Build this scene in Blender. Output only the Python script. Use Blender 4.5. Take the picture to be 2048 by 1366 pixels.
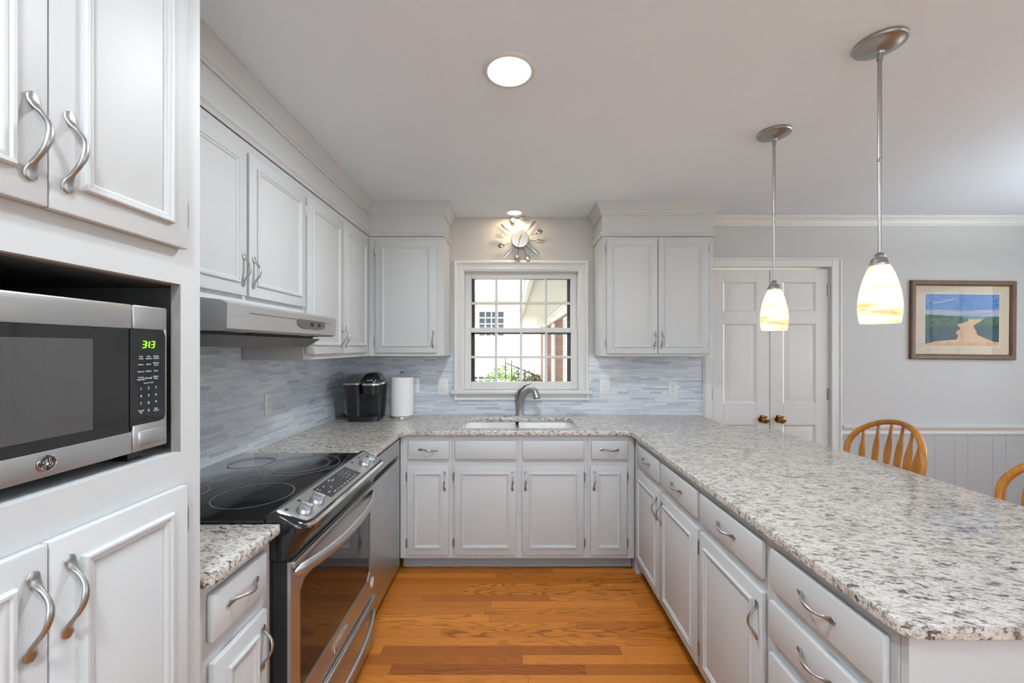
import bpy, bmesh, math, random
from mathutils import Vector, Matrix

random.seed(7)
for _o in list(bpy.data.objects):
    bpy.data.objects.remove(_o, do_unlink=True)
S = bpy.context.scene
COL = S.collection
PI = math.pi

# ------------------------------------------------------------------ camera, world, sun, exposure
CAM_H = 1.446
CEIL = 2.48
YB = 3.23            # window wall
XL = -1.34           # range wall
XR = 4.60            # dining-side wall
YF = -2.60           # wall behind the viewer
cam_d = bpy.data.cameras.new('camera')
cam = bpy.data.objects.new('camera', cam_d)
COL.objects.link(cam)
cam.location = (0, 0, CAM_H)
cam.rotation_euler = (PI / 2, 0, 0)
cam_d.sensor_width = 36.0
cam_d.lens = 814.0 / 2048.0 * 36.0
cam_d.shift_x = -1.0 / 2048.0
cam_d.shift_y = 12.0 / 2048.0
cam_d.clip_start = 0.02
S.camera = cam

S.view_settings.view_transform = 'Standard'
S.view_settings.look = 'None'
S.view_settings.gamma = 1.0
S.view_settings.use_curve_mapping = False
S.view_settings.exposure = -0.67

W = bpy.data.worlds.new('world')
S.world = W
W.use_nodes = True
_bg = W.node_tree.nodes['Background']
_bg.inputs[0].default_value = (0.86, 0.93, 1.0, 1)
_bg.inputs[1].default_value = 5.0

_sun = bpy.data.lights.new('sun', 'SUN')
_sun.energy = 30.0
_sun.angle = 0.02
_sun.color = (1.0, 0.95, 0.87)
sun = bpy.data.objects.new('sun', _sun)
COL.objects.link(sun)
sun.rotation_euler = Vector((-0.08, 0.45, -0.89)).to_track_quat('-Z', 'Y').to_euler()

DAY = []   # daylight of each dining window, set as an area light in its opening
def daylight(name, loc, direction, sx, sy, watts):
    l = bpy.data.lights.new(name, 'AREA')
    l.shape = 'RECTANGLE'; l.size = sx; l.size_y = sy; l.energy = watts
    l.color = (0.84, 0.93, 1.0)
    o = bpy.data.objects.new(name, l); COL.objects.link(o)
    o.location = loc
    o.rotation_euler = Vector(direction).to_track_quat('-Z', 'Y').to_euler()
    return o
DAYLIGHT_W = 12.0
CAN_W = 36.0
WIN_R = [(1.55, 2.55), (0.20, 1.20), (-1.60, -0.60)]     # dining windows in the wall opposite the range
WZ0, WZ1 = 0.85, 2.10
for _a, _b in WIN_R:
    daylight('daylight', (XR + 0.02, (_a + _b) / 2, (WZ0 + WZ1) / 2), (-1, 0, 0), _b - _a - .06, WZ1 - WZ0 - .06, DAYLIGHT_W)
daylight('daylight', (1.0, YF - 0.02, 1.35), (0, 1, 0), 2.7, 1.5, 22.0)  # fill light in the unseen window added behind the viewer

# ------------------------------------------------------------------ materials
class NT:
    def __init__(self, m):
        self.t = m.node_tree; self.n = self.t.nodes; self.l = self.t.links
    def new(self, typ, **kw):
        nd = self.n.new(typ)
        for k, v in kw.items():
            if hasattr(nd, k): setattr(nd, k, v)
        return nd
    def put(self, sock, v):
        if isinstance(v, bpy.types.NodeSocket): self.l.new(v, sock)
        elif v is not None: sock.default_value = v
    def math(self, op, a, b=None, c=None):
        nd = self.n.new('ShaderNodeMath'); nd.operation = op
        for i, v in enumerate((a, b, c)):
            if v is not None: self.put(nd.inputs[i], v)
        return nd.outputs[0]
    def mix(self, fac, a, b, blend='MIX'):
        nd = self.n.new('ShaderNodeMix'); nd.data_type = 'RGBA'; nd.blend_type = blend
        self.put(nd.inputs[0], fac); self.put(nd.inputs[6], a); self.put(nd.inputs[7], b)
        return nd.outputs[2]
    def ramp(self, fac, stops, interp='LINEAR'):
        nd = self.n.new('ShaderNodeValToRGB'); cr = nd.color_ramp; cr.interpolation = interp
        while len(cr.elements) > 1: cr.elements.remove(cr.elements[0])
        for i, (p, c) in enumerate(stops):
            e = cr.elements[0] if i == 0 else cr.elements.new(p)
            e.position = p; e.color = c if len(c) == 4 else (*c, 1)
        self.l.new(fac, nd.inputs[0])
        return nd.outputs[0]
    def noise(self, vec, scale, detail=2.0, rough=.5, dist=0.0):
        nd = self.n.new('ShaderNodeTexNoise')
        if vec is not None: self.l.new(vec, nd.inputs['Vector'])
        nd.inputs['Scale'].default_value = scale; nd.inputs['Detail'].default_value = detail
        nd.inputs['Roughness'].default_value = rough; nd.inputs['Distortion'].default_value = dist
        return nd.outputs['Fac']
    def mapping(self, vec, scale=(1, 1, 1), rot=(0, 0, 0), loc=(0, 0, 0)):
        nd = self.n.new('ShaderNodeMapping')
        nd.inputs['Scale'].default_value = scale; nd.inputs['Rotation'].default_value = rot
        nd.inputs['Location'].default_value = loc
        self.l.new(vec, nd.inputs['Vector'])
        return nd.outputs[0]
    def pos(self):
        return self.n.new('ShaderNodeNewGeometry').outputs['Position']
    def obj(self):
        return self.n.new('ShaderNodeTexCoord').outputs['Object']
    def xyz(self, vec):
        nd = self.n.new('ShaderNodeSeparateXYZ'); self.l.new(vec, nd.inputs[0]); return nd.outputs
    def wnoise(self, x, y=None):
        nd = self.n.new('ShaderNodeTexWhiteNoise'); nd.noise_dimensions = '2D'
        cb = self.n.new('ShaderNodeCombineXYZ'); self.put(cb.inputs[0], x)
        if y is not None: self.put(cb.inputs[1], y)
        self.l.new(cb.outputs[0], nd.inputs['Vector'])
        return nd.outputs['Value']
    def bump(self, h, strength=.1, dist=.002):
        nd = self.n.new('ShaderNodeBump'); nd.inputs['Strength'].default_value = strength
        nd.inputs['Distance'].default_value = dist; self.l.new(h, nd.inputs['Height'])
        return nd.outputs[0]
    def strips(self, along, across, length, width, vary=0.0):
        v = self.math('DIVIDE', across, width)
        row = self.math('FLOOR', v); fv = self.math('FRACT', v)
        r1 = self.wnoise(row, 3.7)
        ln = length
        if vary:
            r2 = self.wnoise(row, 11.3)
            ln = self.math('MULTIPLY_ADD', r2, length * vary, length * (1 - vary / 2))
        u = self.math('MULTIPLY_ADD', r1, 9.17, self.math('DIVIDE', along, ln))
        colm = self.math('FLOOR', u); fu = self.math('FRACT', u)
        return row, fv, colm, fu, self.wnoise(row, colm), ln

def srgb(r, g, b):
    f = lambda c: (c / 255 / 12.92) if c / 255 <= .04045 else ((c / 255 + .055) / 1.055) ** 2.4
    return (f(r), f(g), f(b), 1.0)

def mat(name, col=(.8, .8, .8, 1), rough=.5, metal=0.0, spec=.5, coat=0.0, emit=None, estr=0.0):
    m = bpy.data.materials.new(name); m.use_nodes = True
    b = m.node_tree.nodes['Principled BSDF']
    b.inputs['Base Color'].default_value = col
    b.inputs['Roughness'].default_value = rough
    b.inputs['Metallic'].default_value = metal
    b.inputs['Specular IOR Level'].default_value = spec
    b.inputs['Coat Weight'].default_value = coat
    b.inputs['Coat Roughness'].default_value = .05
    if emit is not None:
        b.inputs['Emission Color'].default_value = emit
        b.inputs['Emission Strength'].default_value = estr
    return m
def pb(m): return m.node_tree.nodes['Principled BSDF']

def painted(name, col, rough=.36, bump=.05, scale=60):
    m = mat(name, col, rough); t = NT(m)
    n = t.noise(t.mapping(t.obj(), (1, 1, .12)), scale, 3)
    t.l.new(t.bump(n, bump, .001), pb(m).inputs['Normal'])
    n2 = t.noise(t.obj(), 2.5, 2)
    c2 = tuple(c * .94 for c in col[:3]) + (1,)
    t.l.new(t.mix(n2, c2, col), pb(m).inputs['Base Color'])
    return m

M = {}
M['cab'] = painted('cabinet_paint', (.555, .565, .565, 1), .52)
M['trim'] = painted('trim_paint', (.70, .695, .68, 1), .38)
M['door'] = painted('door_paint', (.68, .672, .655, 1), .38)
M['wall'] = painted('wall_paint', (.55, .55, .545, 1), .6, .03, 90)
M['ceil'] = painted('ceiling_paint', (.80, .87, .945, 1), .7, .03, 80)
M['wains'] = painted('wainscot_paint', (.46, .47, .475, 1), .45)
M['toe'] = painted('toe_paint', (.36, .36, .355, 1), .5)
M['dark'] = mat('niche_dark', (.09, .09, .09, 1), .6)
M['hinge'] = mat('hinge_metal', (.42, .41, .39, 1), .35, 1.0)
M['black'] = mat('black_plastic', (.012, .012, .013, 1), .28)
M['gloss'] = mat('black_gloss', (.008, .008, .009, 1), .06, 0, .5, .4)
M['keys'] = mat('key_ink', (.55, .55, .55, 1), .5)
M['ink'] = mat('dark_ink', (.02, .02, .02, 1), .5)
M['led'] = mat('green_display', (.2, .8, .02, 1), .4, emit=(.42, 1.0, .04, 1), estr=1.6)
M['white'] = mat('white_plastic', (.72, .72, .715, 1), .35)
M['sink'] = mat('white_enamel', (.80, .80, .79, 1), .12, 0, .5, .5)
M['brass'] = mat('antique_brass', (.30, .17, .06, 1), .22, 1.0)
M['red'] = mat('cord_black', (.01, .01, .01, 1), .45)

def nickel(name, col=(.43, .43, .43, 1), rough=.36):
    m = mat(name, col, rough, 1.0); t = NT(m)
    n = t.noise(t.obj(), 600, 1)
    t.l.new(t.ramp(n, [(.3, (rough - .015,) * 3), (.7, (rough + .02,) * 3)]), pb(m).inputs['Roughness'])
    return m
M['nickel'] = nickel('satin_nickel')
M['pendmetal'] = mat('pendant_nickel', (.40, .39, .38, 1), .36, 1.0)
M['chrome'] = mat('chrome', (.75, .75, .75, 1), .12, 1.0)

def stainless(name, col, rough, stretch):
    m = mat(name, col, rough, 1.0); t = NT(m)
    n = t.noise(t.mapping(t.obj(), stretch), 1.0, 3, .6)
    t.l.new(t.ramp(n, [(.25, (rough - .07,) * 3), (.75, (rough + .10,) * 3)]), pb(m).inputs['Roughness'])
    t.l.new(t.bump(n, .012, .0003), pb(m).inputs['Normal'])
    n2 = t.noise(t.obj(), 5, 2)
    t.l.new(t.mix(n2, tuple(c * .88 for c in col[:3]) + (1,), col), pb(m).inputs['Base Color'])
    return m
M['steel'] = stainless('brushed_steel', (.60, .605, .61, 1), .33, (3, 500, 900))
M['steel2'] = stainless('hood_steel', (.66, .665, .67, 1), .46, (3, 300, 500))

M['steel3'] = stainless('hood_steel_shaded', (.30, .30, .30, 1), .42, (3, 300, 500))  # darker copy of the hood steel, underside shade put into its colour

# granite: pale grey-cream ground, elongated dark flecks
def granite():
    m = mat('granite', rough=.10, spec=.42); t = NT(m); p = t.pos()
    q = t.mapping(t.mapping(p, (1, 1, 1), (0, 0, .24)), (1.0, 2.3, 1.6))
    base = t.ramp(t.noise(q, 10, 5, .62, .6), [(.30, (.30, .275, .25)), (.45, (.52, .495, .46)), (.62, (.66, .64, .605)), (.8, (.50, .46, .41))])
    cloud = t.ramp(t.noise(q, 30, 6, .74, .9), [(.37, (.13, .118, .105)), (.475, (.55, .53, .50)), (.65, (.70, .68, .65))])
    c = t.mix(.55, base, cloud)
    pr = t.mapping(p, (1, 1, 1), (0, 0, .24))
    q2 = t.mapping(pr, (1.0, 2.5, 1.9), (0, 0, 0), (.3, .1, 0))
    fl = t.ramp(t.noise(q2, 40, 4, .66, .5), [(.385, (1, 1, 1)), (.47, (0, 0, 0))])
    msk = t.ramp(t.noise(q, 6, 3), [(.36, (.55,) * 3), (.54, (1,) * 3)])
    c = t.mix(t.math('MULTIPLY', t.math('MULTIPLY', fl, msk), .92), c, (.040, .034, .030, 1))
    f2 = t.ramp(t.noise(t.mapping(pr, (1.2, 2.6, 1.7), (0, 0, 0), (3, 5, 1)), 76, 3, .62), [(.37, (1, 1, 1)), (.45, (0, 0, 0))])
    c = t.mix(t.math('MULTIPLY', f2, .6), c, (.085, .072, .062, 1))
    c = t.mix(1.0, c, (1.03, 1.0, .965, 1), 'MULTIPLY')
    t.l.new(c, pb(m).inputs['Base Color'])
    return m
M['granite'] = granite()

def oak_floor():
    m = mat('oak_floor', rough=.34, spec=.35); t = NT(m); p = t.pos(); X, Y, Z = t.xyz(p)
    row, fv, colm, fu, rid, _ = t.strips(X, Y, .95, .058, .7)
    off = t.n.new('ShaderNodeCombineXYZ')
    t.put(off.inputs[0], t.math('MULTIPLY', rid, 13.0)); t.put(off.inputs[1], t.math('MULTIPLY', rid, 7.0)); t.put(off.inputs[2], t.math('MULTIPLY', rid, 29.0))
    add = t.n.new('ShaderNodeVectorMath'); add.operation = 'ADD'
    t.l.new(p, add.inputs[0]); t.l.new(off.outputs[0], add.inputs[1])
    pv = add.outputs[0]
    tone = t.ramp(rid, [(0, (.42, .130, .017)), (.3, (.53, .172, .023)), (.6, (.62, .218, .032)), (.85, (.46, .145, .02)), (1, (.29, .080, .012))])
    big = t.noise(t.mapping(pv, (1.5, 9.5, 1)), 1.0, 2, .45, .35)
    fine = t.noise(t.mapping(pv, (2.2, 40, 1)), 1.0, 2, .5)
    ph = t.math('MULTIPLY_ADD', big, 92.0, t.math('MULTIPLY', fine, 7.0))
    sw = t.math('MULTIPLY_ADD', t.math('SINE', ph), .5, .5)
    g1 = t.ramp(sw, [(0.0, (.42, .36, .32)), (.20, (.74, .70, .66)), (.48, (1, 1, 1)), (1, (1.08, 1.08, 1.05))])
    amt = t.ramp(t.wnoise(t.math('ADD', row, 5.0), t.math('ADD', colm, 19.0)), [(0, (.06,) * 3), (.45, (.20,) * 3), (.75, (.55,) * 3), (1, (.85,) * 3)])
    g2 = t.ramp(t.noise(t.mapping(pv, (7, 260, 60)), 1.0, 4, .6), [(.3, (.84,) * 3), (.62, (1.04,) * 3)])
    c = t.mix(amt, tone, t.mix(1.0, tone, g1, 'MULTIPLY')); c = t.mix(.8, c, g2, 'MULTIPLY')
    s1 = t.math('LESS_THAN', fv, .028); s2 = t.math('LESS_THAN', fu, .0022)
    seam = t.math('MAXIMUM', s1, s2)
    c = t.mix(t.math('MULTIPLY', seam, .6), c, (.10, .03, .006, 1))
    t.l.new(c, pb(m).inputs['Base Color'])
    t.l.new(t.bump(t.math('SUBTRACT', 1.0, seam), .25, .0008), pb(m).inputs['Normal'])
    return m
M['floor'] = oak_floor()

def mosaic(name, axis):
    m = mat(name, rough=.18, spec=.5); t = NT(m); X, Y, Z = t.xyz(t.pos())
    A = X if axis == 'X' else Y
    row, fv, colm, fu, rid, ln = t.strips(A, Z, .15, .0152, 1.1)
    c = t.ramp(rid, [(0, srgb(158, 167, 178)), (.14, srgb(188, 196, 205)), (.45, srgb(206, 212, 219)), (.75, srgb(218, 222, 227)), (.94, srgb(194, 202, 211)), (1, srgb(166, 176, 188))])
    st = t.noise(t.mapping(t.pos(), (30, 30, 180)), 1.0, 3)
    c = t.mix(.25, c, t.ramp(st, [(.3, (.54, .57, .61)), (.7, (.74, .76, .79))]))
    g1 = t.math('LESS_THAN', fv, .09)
    g2 = t.math('LESS_THAN', t.math('MULTIPLY', fu, ln), .0014)
    g = t.math('MAXIMUM', g1, g2)
    c = t.mix(t.math('MULTIPLY', g, .55), c, srgb(150, 160, 170))
    t.l.new(c, pb(m).inputs['Base Color'])
    rr = t.ramp(t.wnoise(t.math('ADD', row, 31.0), colm), [(0, (.08,) * 3), (.6, (.16,) * 3), (.7, (.4,) * 3), (1, (.45,) * 3)])
    t.l.new(t.mix(g, rr, (.7, .7, .7, 1)), pb(m).inputs['Roughness'])
    h = t.math('SUBTRACT', t.math('MULTIPLY_ADD', t.wnoise(t.math('ADD', row, 77.0), colm), .35, .65), g)
    t.l.new(t.bump(h, .35, .0012), pb(m).inputs['Normal'])
    return m
M['tileX'] = mosaic('mosaic_tile_across', 'X')
M['tileY'] = mosaic('mosaic_tile_along', 'Y')

def wood(name, c1, c2, rough=.35, scale=(60, 60, 5), coat=.2):
    m = mat(name, c1, rough, coat=coat); t = NT(m)
    n = t.noise(t.mapping(t.obj(), scale), 1.0, 4, .6, .6)
    t.l.new(t.ramp(n, [(.3, c1), (.7, c2)]), pb(m).inputs['Base Color'])
    return m
M['oak'] = wood('golden_oak', (.40, .145, .018, 1), (.60, .25, .040, 1))
M['rawwood'] = wood('raw_jamb_wood', (.20, .185, .17, 1), (.30, .28, .26, 1), .7, (30, 30, 8), 0)
M['framewood'] = wood('frame_walnut', (.095, .048, .022, 1), (.165, .092, .048, 1), .45, (70, 70, 9), 0)

def glass(name, refl=.08, tint=(1, 1, 1, 1)):
    m = bpy.data.materials.new(name); m.use_nodes = True; t = NT(m)
    t.n.remove(pb(m))
    tr = t.new('ShaderNodeBsdfTransparent'); tr.inputs[0].default_value = tint
    gl = t.new('ShaderNodeBsdfGlossy'); gl.inputs['Roughness'].default_value = .01
    fr = t.new('ShaderNodeFresnel'); fr.inputs[0].default_value = 1.45
    mx = t.new('ShaderNodeMixShader')
    fr.inputs[0].default_value = 1.0 + refl * 5.6
    t.l.new(fr.outputs[0], mx.inputs[0]); t.l.new(tr.outputs[0], mx.inputs[1]); t.l.new(gl.outputs[0], mx.inputs[2])
    t.l.new(mx.outputs[0], t.n['Material Output'].inputs[0])
    return m
M['glass'] = glass('clear_glass', .045)
M['pglass'] = glass('picture_glass', .05)

def shade_glass():
    m = mat('lit_art_glass', (.80, .66, .48, 1), .2, coat=.3); t = NT(m); p = t.obj()
    n = t.noise(t.mapping(p, (4, 4, 26), (.35, .2, 0)), 1.0, 4, .6, 1.6)
    c = t.ramp(n, [(.38, (.86, .54, .30)), (.45, (1.0, .83, .62)), (.56, (1, .91, .78))])
    X, Y, Z = t.xyz(p)
    t.l.new(c, pb(m).inputs['Emission Color']); t.l.new(c, pb(m).inputs['Base Color'])
    pb(m).inputs['Emission Strength'].default_value = .80
    tl = t.new('ShaderNodeBsdfTranslucent'); t.l.new(c, tl.inputs[0])
    mx = t.new('ShaderNodeMixShader'); mx.inputs[0].default_value = .45
    t.l.new(pb(m).outputs[0], mx.inputs[1]); t.l.new(tl.outputs[0], mx.inputs[2]); t.l.new(mx.outputs[0], t.n['Material Output'].inputs[0])
    return m
M['shade'] = shade_glass()
M['bulb'] = mat('lit_bulb', (1, .9, .75, 1), .4, emit=(1, .80, .55, 1), estr=14.0)
M['lens'] = mat('lit_lens', (1, 1, 1, 1), .4, emit=(1, .985, .96, 1), estr=9.0)
M['lens_warm'] = mat('lit_lens_warm', (1, .95, .85, 1), .4, emit=(1, .88, .66, 1), estr=7.0)
M['lens_off'] = mat('hood_lens', (.62, .62, .6, 1), .25)

def brick(name, c1, c2, mortar, rot):
    m = mat(name, rough=.85); t = NT(m)
    b = t.new('ShaderNodeTexBrick')
    t.l.new(t.mapping(t.pos(), (1, 1, 1), rot), b.inputs['Vector'])
    b.inputs['Color1'].default_value = c1; b.inputs['Color2'].default_value = c2; b.inputs['Mortar'].default_value = mortar
    b.inputs['Scale'].default_value = 1.0; b.inputs['Mortar Size'].default_value = .008
    b.inputs['Brick Width'].default_value = .21; b.inputs['Row Height'].default_value = .075
    n = t.noise(t.pos(), 3, 3)
    t.l.new(t.mix(t.math('MULTIPLY', n, .5), b.outputs['Color'], c2), pb(m).inputs['Base Color'])
    return m
M['brickX'] = brick('brick_facing_garden', (.58, .45, .39, 1), (.72, .60, .53, 1), (.78, .74, .70, 1), (PI / 2, 0, 0))
M['brickY'] = brick('brick_of_wing', (.10, .042, .026, 1), (.16, .075, .048, 1), (.20, .165, .14, 1), (PI / 2, 0, PI / 2))
M['cream'] = painted('eave_paint', (.66, .66, .635, 1), .6, .02)
M['extwhite'] = painted('outside_white_paint', (.80, .80, .78, 1), .6, .02)
M['roof'] = mat('roof_shingle', (.62, .61, .60, 1), .9)
M['iron'] = mat('iron_paint', (.02, .02, .02, 1), .5)
M['extglass'] = mat('outside_window_glass', (.05, .06, .08, 1), .08)
def leafmat():
    m = mat('leaf', rough=.6); t = NT(m)
    n = t.noise(t.pos(), 9, 2)
    t.l.new(t.ramp(n, [(.35, (.05, .13, .035)), (.65, (.16, .28, .08))]), pb(m).inputs['Base Color'])
    return m
M['leaf'] = leafmat()
def groundmat():
    m = mat('garden_ground', rough=.95); t = NT(m)
    n = t.noise(t.pos(), 1.4, 4)
    t.l.new(t.ramp(n, [(.3, (.22, .23, .18)), (.7, (.36, .35, .30))]), pb(m).inputs['Base Color'])
    return m
M['ground'] = groundmat()

# ------------------------------------------------------------------ mesh helpers
class MB:
    """Collects shapes; build() links them as ONE mesh object."""
    def __init__(self):
        self.bm = bmesh.new(); self.mi = 0
    def _merge(self, tmp, mx=None):
        bmesh.ops.recalc_face_normals(tmp, faces=tmp.faces[:])
        if mx is not None: bmesh.ops.transform(tmp, matrix=mx, verts=tmp.verts[:])
        for f in tmp.faces: f.material_index = self.mi
        me = bpy.data.meshes.new('t'); tmp.to_mesh(me); tmp.free()
        self.bm.from_mesh(me); bpy.data.meshes.remove(me)
        return self
    def box(self, x0, y0, z0, x1, y1, z1, bev=0.0, seg=1, mx=None):
        t = bmesh.new()
        a, b = (min(x0, x1), min(y0, y1), min(z0, z1)), (max(x0, x1), max(y0, y1), max(z0, z1))
        v = [t.verts.new((x, y, z)) for z in (a[2], b[2]) for y in (a[1], b[1]) for x in (a[0], b[0])]
        for q in ((0, 1, 3, 2), (4, 6, 7, 5), (0, 4, 5, 1), (2, 3, 7, 6), (0, 2, 6, 4), (1, 5, 7, 3)):
            t.faces.new([v[i] for i in q])
        if bev > 0:
            bmesh.ops.bevel(t, geom=t.edges[:], offset=bev, segments=seg, profile=.5, affect='EDGES')
        return self._merge(t, mx)
    def cyl(self, p0, p1, r0, r1=None, seg=20):
        return self.tube([p0, p1], [r0, r0 if r1 is None else r1], seg)
    def lathe(self, prof, seg=32, mx=None, smooth_close=True):
        t = bmesh.new(); rings = []
        for r, z in prof:
            if r < 1e-6: rings.append([t.verts.new((0, 0, z))])
            else: rings.append([t.verts.new((r * math.cos(2 * PI * i / seg), r * math.sin(2 * PI * i / seg), z)) for i in range(seg)])
        for A, B in zip(rings, rings[1:]):
            for i in range(seg):
                j = (i + 1) % seg
                if len(A) == 1 and len(B) == 1: continue
                if len(A) == 1: t.faces.new([A[0], B[i], B[j]])
                elif len(B) == 1: t.faces.new([A[i], A[j], B[0]])
                else: t.faces.new([A[i], A[j], B[j], B[i]])
        return self._merge(t, mx)
    def tube(self, pts, rad, seg=12, caps=True, up=None, closed=False, mx=None):
        """Sweep of a circle or (a, b) ellipse along pts; a is along `up` x tangent, b along `up`-ish."""
        t = bmesh.new(); pts = [Vector(p) for p in pts]; n = len(pts)
        if not isinstance(rad, (list, tuple)) or (len(rad) == 2 and n != 2 and not isinstance(rad[0], (list, tuple))): rad = [rad] * n
        rings = []; ref = Vector(up) if up else None
        for i, p in enumerate(pts):
            if closed: d = pts[(i + 1) % n] - pts[i - 1]
            else: d = pts[min(i + 1, n - 1)] - pts[max(i - 1, 0)]
            d.normalize()
            if ref is None:
                ref = Vector((0, 0, 1)) if abs(d.z) < .9 else Vector((1, 0, 0))
            s = d.cross(ref)
            if s.length < 1e-5: s = d.cross(Vector((.3, .9, .2)))
            s.normalize(); u = s.cross(d).normalized()
            if up is None: ref = u
            a, b = rad[i] if isinstance(rad[i], (list, tuple)) else (rad[i], rad[i])
            rings.append([t.verts.new(p + s * (a * math.cos(2 * PI * k / seg)) + u * (b * math.sin(2 * PI * k / seg))) for k in range(seg)])
        for A, B in zip(rings, rings[1:] + ([rings[0]] if closed else [])):
            for i in range(seg):
                j = (i + 1) % seg
                t.faces.new([A[i], A[j], B[j], B[i]])
        if caps and not closed:
            t.faces.new(rings[0][::-1]); t.faces.new(rings[-1])
        return self._merge(t, mx)
    def prism(self, poly, z0, z1, bev=0.0, seg=2, mx=None):
        t = bmesh.new()
        f = t.faces.new([t.verts.new((x, y, z0)) for x, y in poly])
        r = bmesh.ops.extrude_face_region(t, geom=[f])
        bmesh.ops.translate(t, vec=(0, 0, z1 - z0), verts=[e for e in r['geom'] if isinstance(e, bmesh.types.BMVert)])
        if bev > 0:
            bmesh.ops.recalc_face_normals(t, faces=t.faces[:])
            ed = [e for e in t.edges if abs(e.verts[0].co.z - e.verts[1].co.z) < 1e-7]
            bmesh.ops.bevel(t, geom=ed, offset=bev, segments=seg, profile=.5, affect='EDGES')
        return self._merge(t, mx)
    def rings(self, x0, z0, x1, z1, prof, y0=0.0, fill=False, mx=None):
        """Mitred rectangular frame in the xz plane facing -y; prof = [(inset, height towards -y)]."""
        t = bmesh.new(); R = []
        for d, h in prof:
            R.append([t.verts.new((x, y0 - h, z)) for x, z in ((x0 + d, z0 + d), (x1 - d, z0 + d), (x1 - d, z1 - d), (x0 + d, z1 - d))])
        for A, B in zip(R, R[1:]):
            for i in range(4):
                j = (i + 1) % 4
                t.faces.new([A[i], A[j], B[j], B[i]])
        if fill: t.faces.new(R[-1])
        return self._merge(t, mx)
    def sweep(self, path, prof, caps=True):
        """Mitred moulding along a polyline in plan; outward is to the right of travel; prof = [(out, z)] closed."""
        t = bmesh.new(); P = [Vector((x, y)) for x, y in path]; n = len(P); R = []
        for i in range(n):
            ns = []
            if i > 0: d = (P[i] - P[i - 1]).normalized(); ns.append(Vector((d.y, -d.x)))
            if i < n - 1: d = (P[i + 1] - P[i]).normalized(); ns.append(Vector((d.y, -d.x)))
            m = ns[0] if len(ns) == 1 else (ns[0] + ns[1]) / (1 + ns[0].dot(ns[1]))
            R.append([t.verts.new((P[i].x + m.x * o, P[i].y + m.y * o, z)) for o, z in prof])
        k = len(prof)
        for A, B in zip(R, R[1:]):
            for i in range(k):
                j = (i + 1) % k
                t.faces.new([A[i], A[j], B[j], B[i]])
        if caps: t.faces.new(R[0]); t.faces.new(R[-1][::-1])
        return self._merge(t)
    def loft(self, sections, caps=True, closed=True):
        t = bmesh.new(); R = [[t.verts.new(p) for p in s] for s in sections]; k = len(sections[0])
        for A, B in zip(R, R[1:]):
            for i in range(k if closed else k - 1):
                j = (i + 1) % k
                t.faces.new([A[i], A[j], B[j], B[i]])
        if caps: t.faces.new(R[0]); t.faces.new(R[-1][::-1])
        return self._merge(t)
    def plate(self, outer, inner, y0, y1, corners):
        """Flat plate with a chamfered opening: 8-point outer and inner outlines plus the 4 outer corners (after points 1, 3, 5, 7)."""
        t = bmesh.new()
        L = []
        for y in (y0, y1): L.append([[t.verts.new((x, y, z)) for x, z in P] for P in (outer, inner, corners)])
        for O, I, C in L:
            for i in range(8):
                j = (i + 1) % 8
                t.faces.new([O[i]] + ([C[i // 2]] if i % 2 else []) + [O[j], I[j], I[i]])
        (O, I, C), (O2, I2, C2) = L
        for i in range(8):
            j = (i + 1) % 8
            t.faces.new([I[i], I[j], I2[j], I2[i]])
            if i % 2: t.faces.new([O[i], C[i // 2], C2[i // 2], O2[i]]); t.faces.new([C[i // 2], O[j], O2[j], C2[i // 2]])
            else: t.faces.new([O[i], O[j], O2[j], O2[i]])
        return self._merge(t)
    def poly(self, pts):
        t = bmesh.new(); t.faces.new([t.verts.new(p) for p in pts])
        for f in t.faces: f.material_index = self.mi
        me = bpy.data.meshes.new('t'); t.to_mesh(me); t.free(); self.bm.from_mesh(me); bpy.data.meshes.remove(me)
        return self
    def mesh(self, me, mx):
        t = bmesh.new(); t.from_mesh(me); return self._merge(t, mx)
    def build(self, name, mats, parent=None, loc=(0, 0, 0), rot=(0, 0, 0), smooth=35, origin=None):
        if origin is not None:
            bmesh.ops.translate(self.bm, vec=-Vector(origin), verts=self.bm.verts[:]); loc = origin
        me = bpy.data.meshes.new(name); self.bm.to_mesh(me); self.bm.free()
        for m in (mats if isinstance(mats, (list, tuple)) else [mats]): me.materials.append(m)
        if smooth:
            me.shade_smooth(); me.set_sharp_from_angle(angle=math.radians(smooth))
        o = bpy.data.objects.new(name, me); COL.objects.link(o)
        o.location = loc; o.rotation_euler = rot
        if parent is not None: o.parent = parent
        return o

def thing(name, label, cat, loc=(0, 0, 0), rz=0.0, group=None):
    o = bpy.data.objects.new(name, None); COL.objects.link(o)
    o.empty_display_size = .1; o.location = loc; o.rotation_euler = (0, 0, rz)
    return tag(o, label, cat, group)
def tag(o, label, cat, group=None, kind=None):
    o['label'] = label; o['category'] = cat
    if group: o['group'] = group
    if kind: o['kind'] = kind
    return o
def struct(o, label, cat): return tag(o, label, cat, None, 'structure')
def clone(o, parent=None, name=None):
    c = o.copy(); COL.objects.link(c)
    if parent is not None: c.parent = parent
    for ch in list(o.children): clone(ch, c)
    return c
def text_mesh(s, size, align='CENTER', space=1.0):
    cu = bpy.data.curves.new('t', 'FONT'); cu.body = s; cu.size = size; cu.align_x = align; cu.align_y = 'CENTER'
    cu.extrude = .00025; cu.resolution_u = 3; cu.space_line = space
    ob = bpy.data.objects.new('t', cu); COL.objects.link(ob)
    dg = bpy.context.evaluated_depsgraph_get()
    me = bpy.data.meshes.new_from_object(ob.evaluated_get(dg))
    bpy.data.objects.remove(ob, do_unlink=True); bpy.data.curves.remove(cu)
    return me
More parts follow.
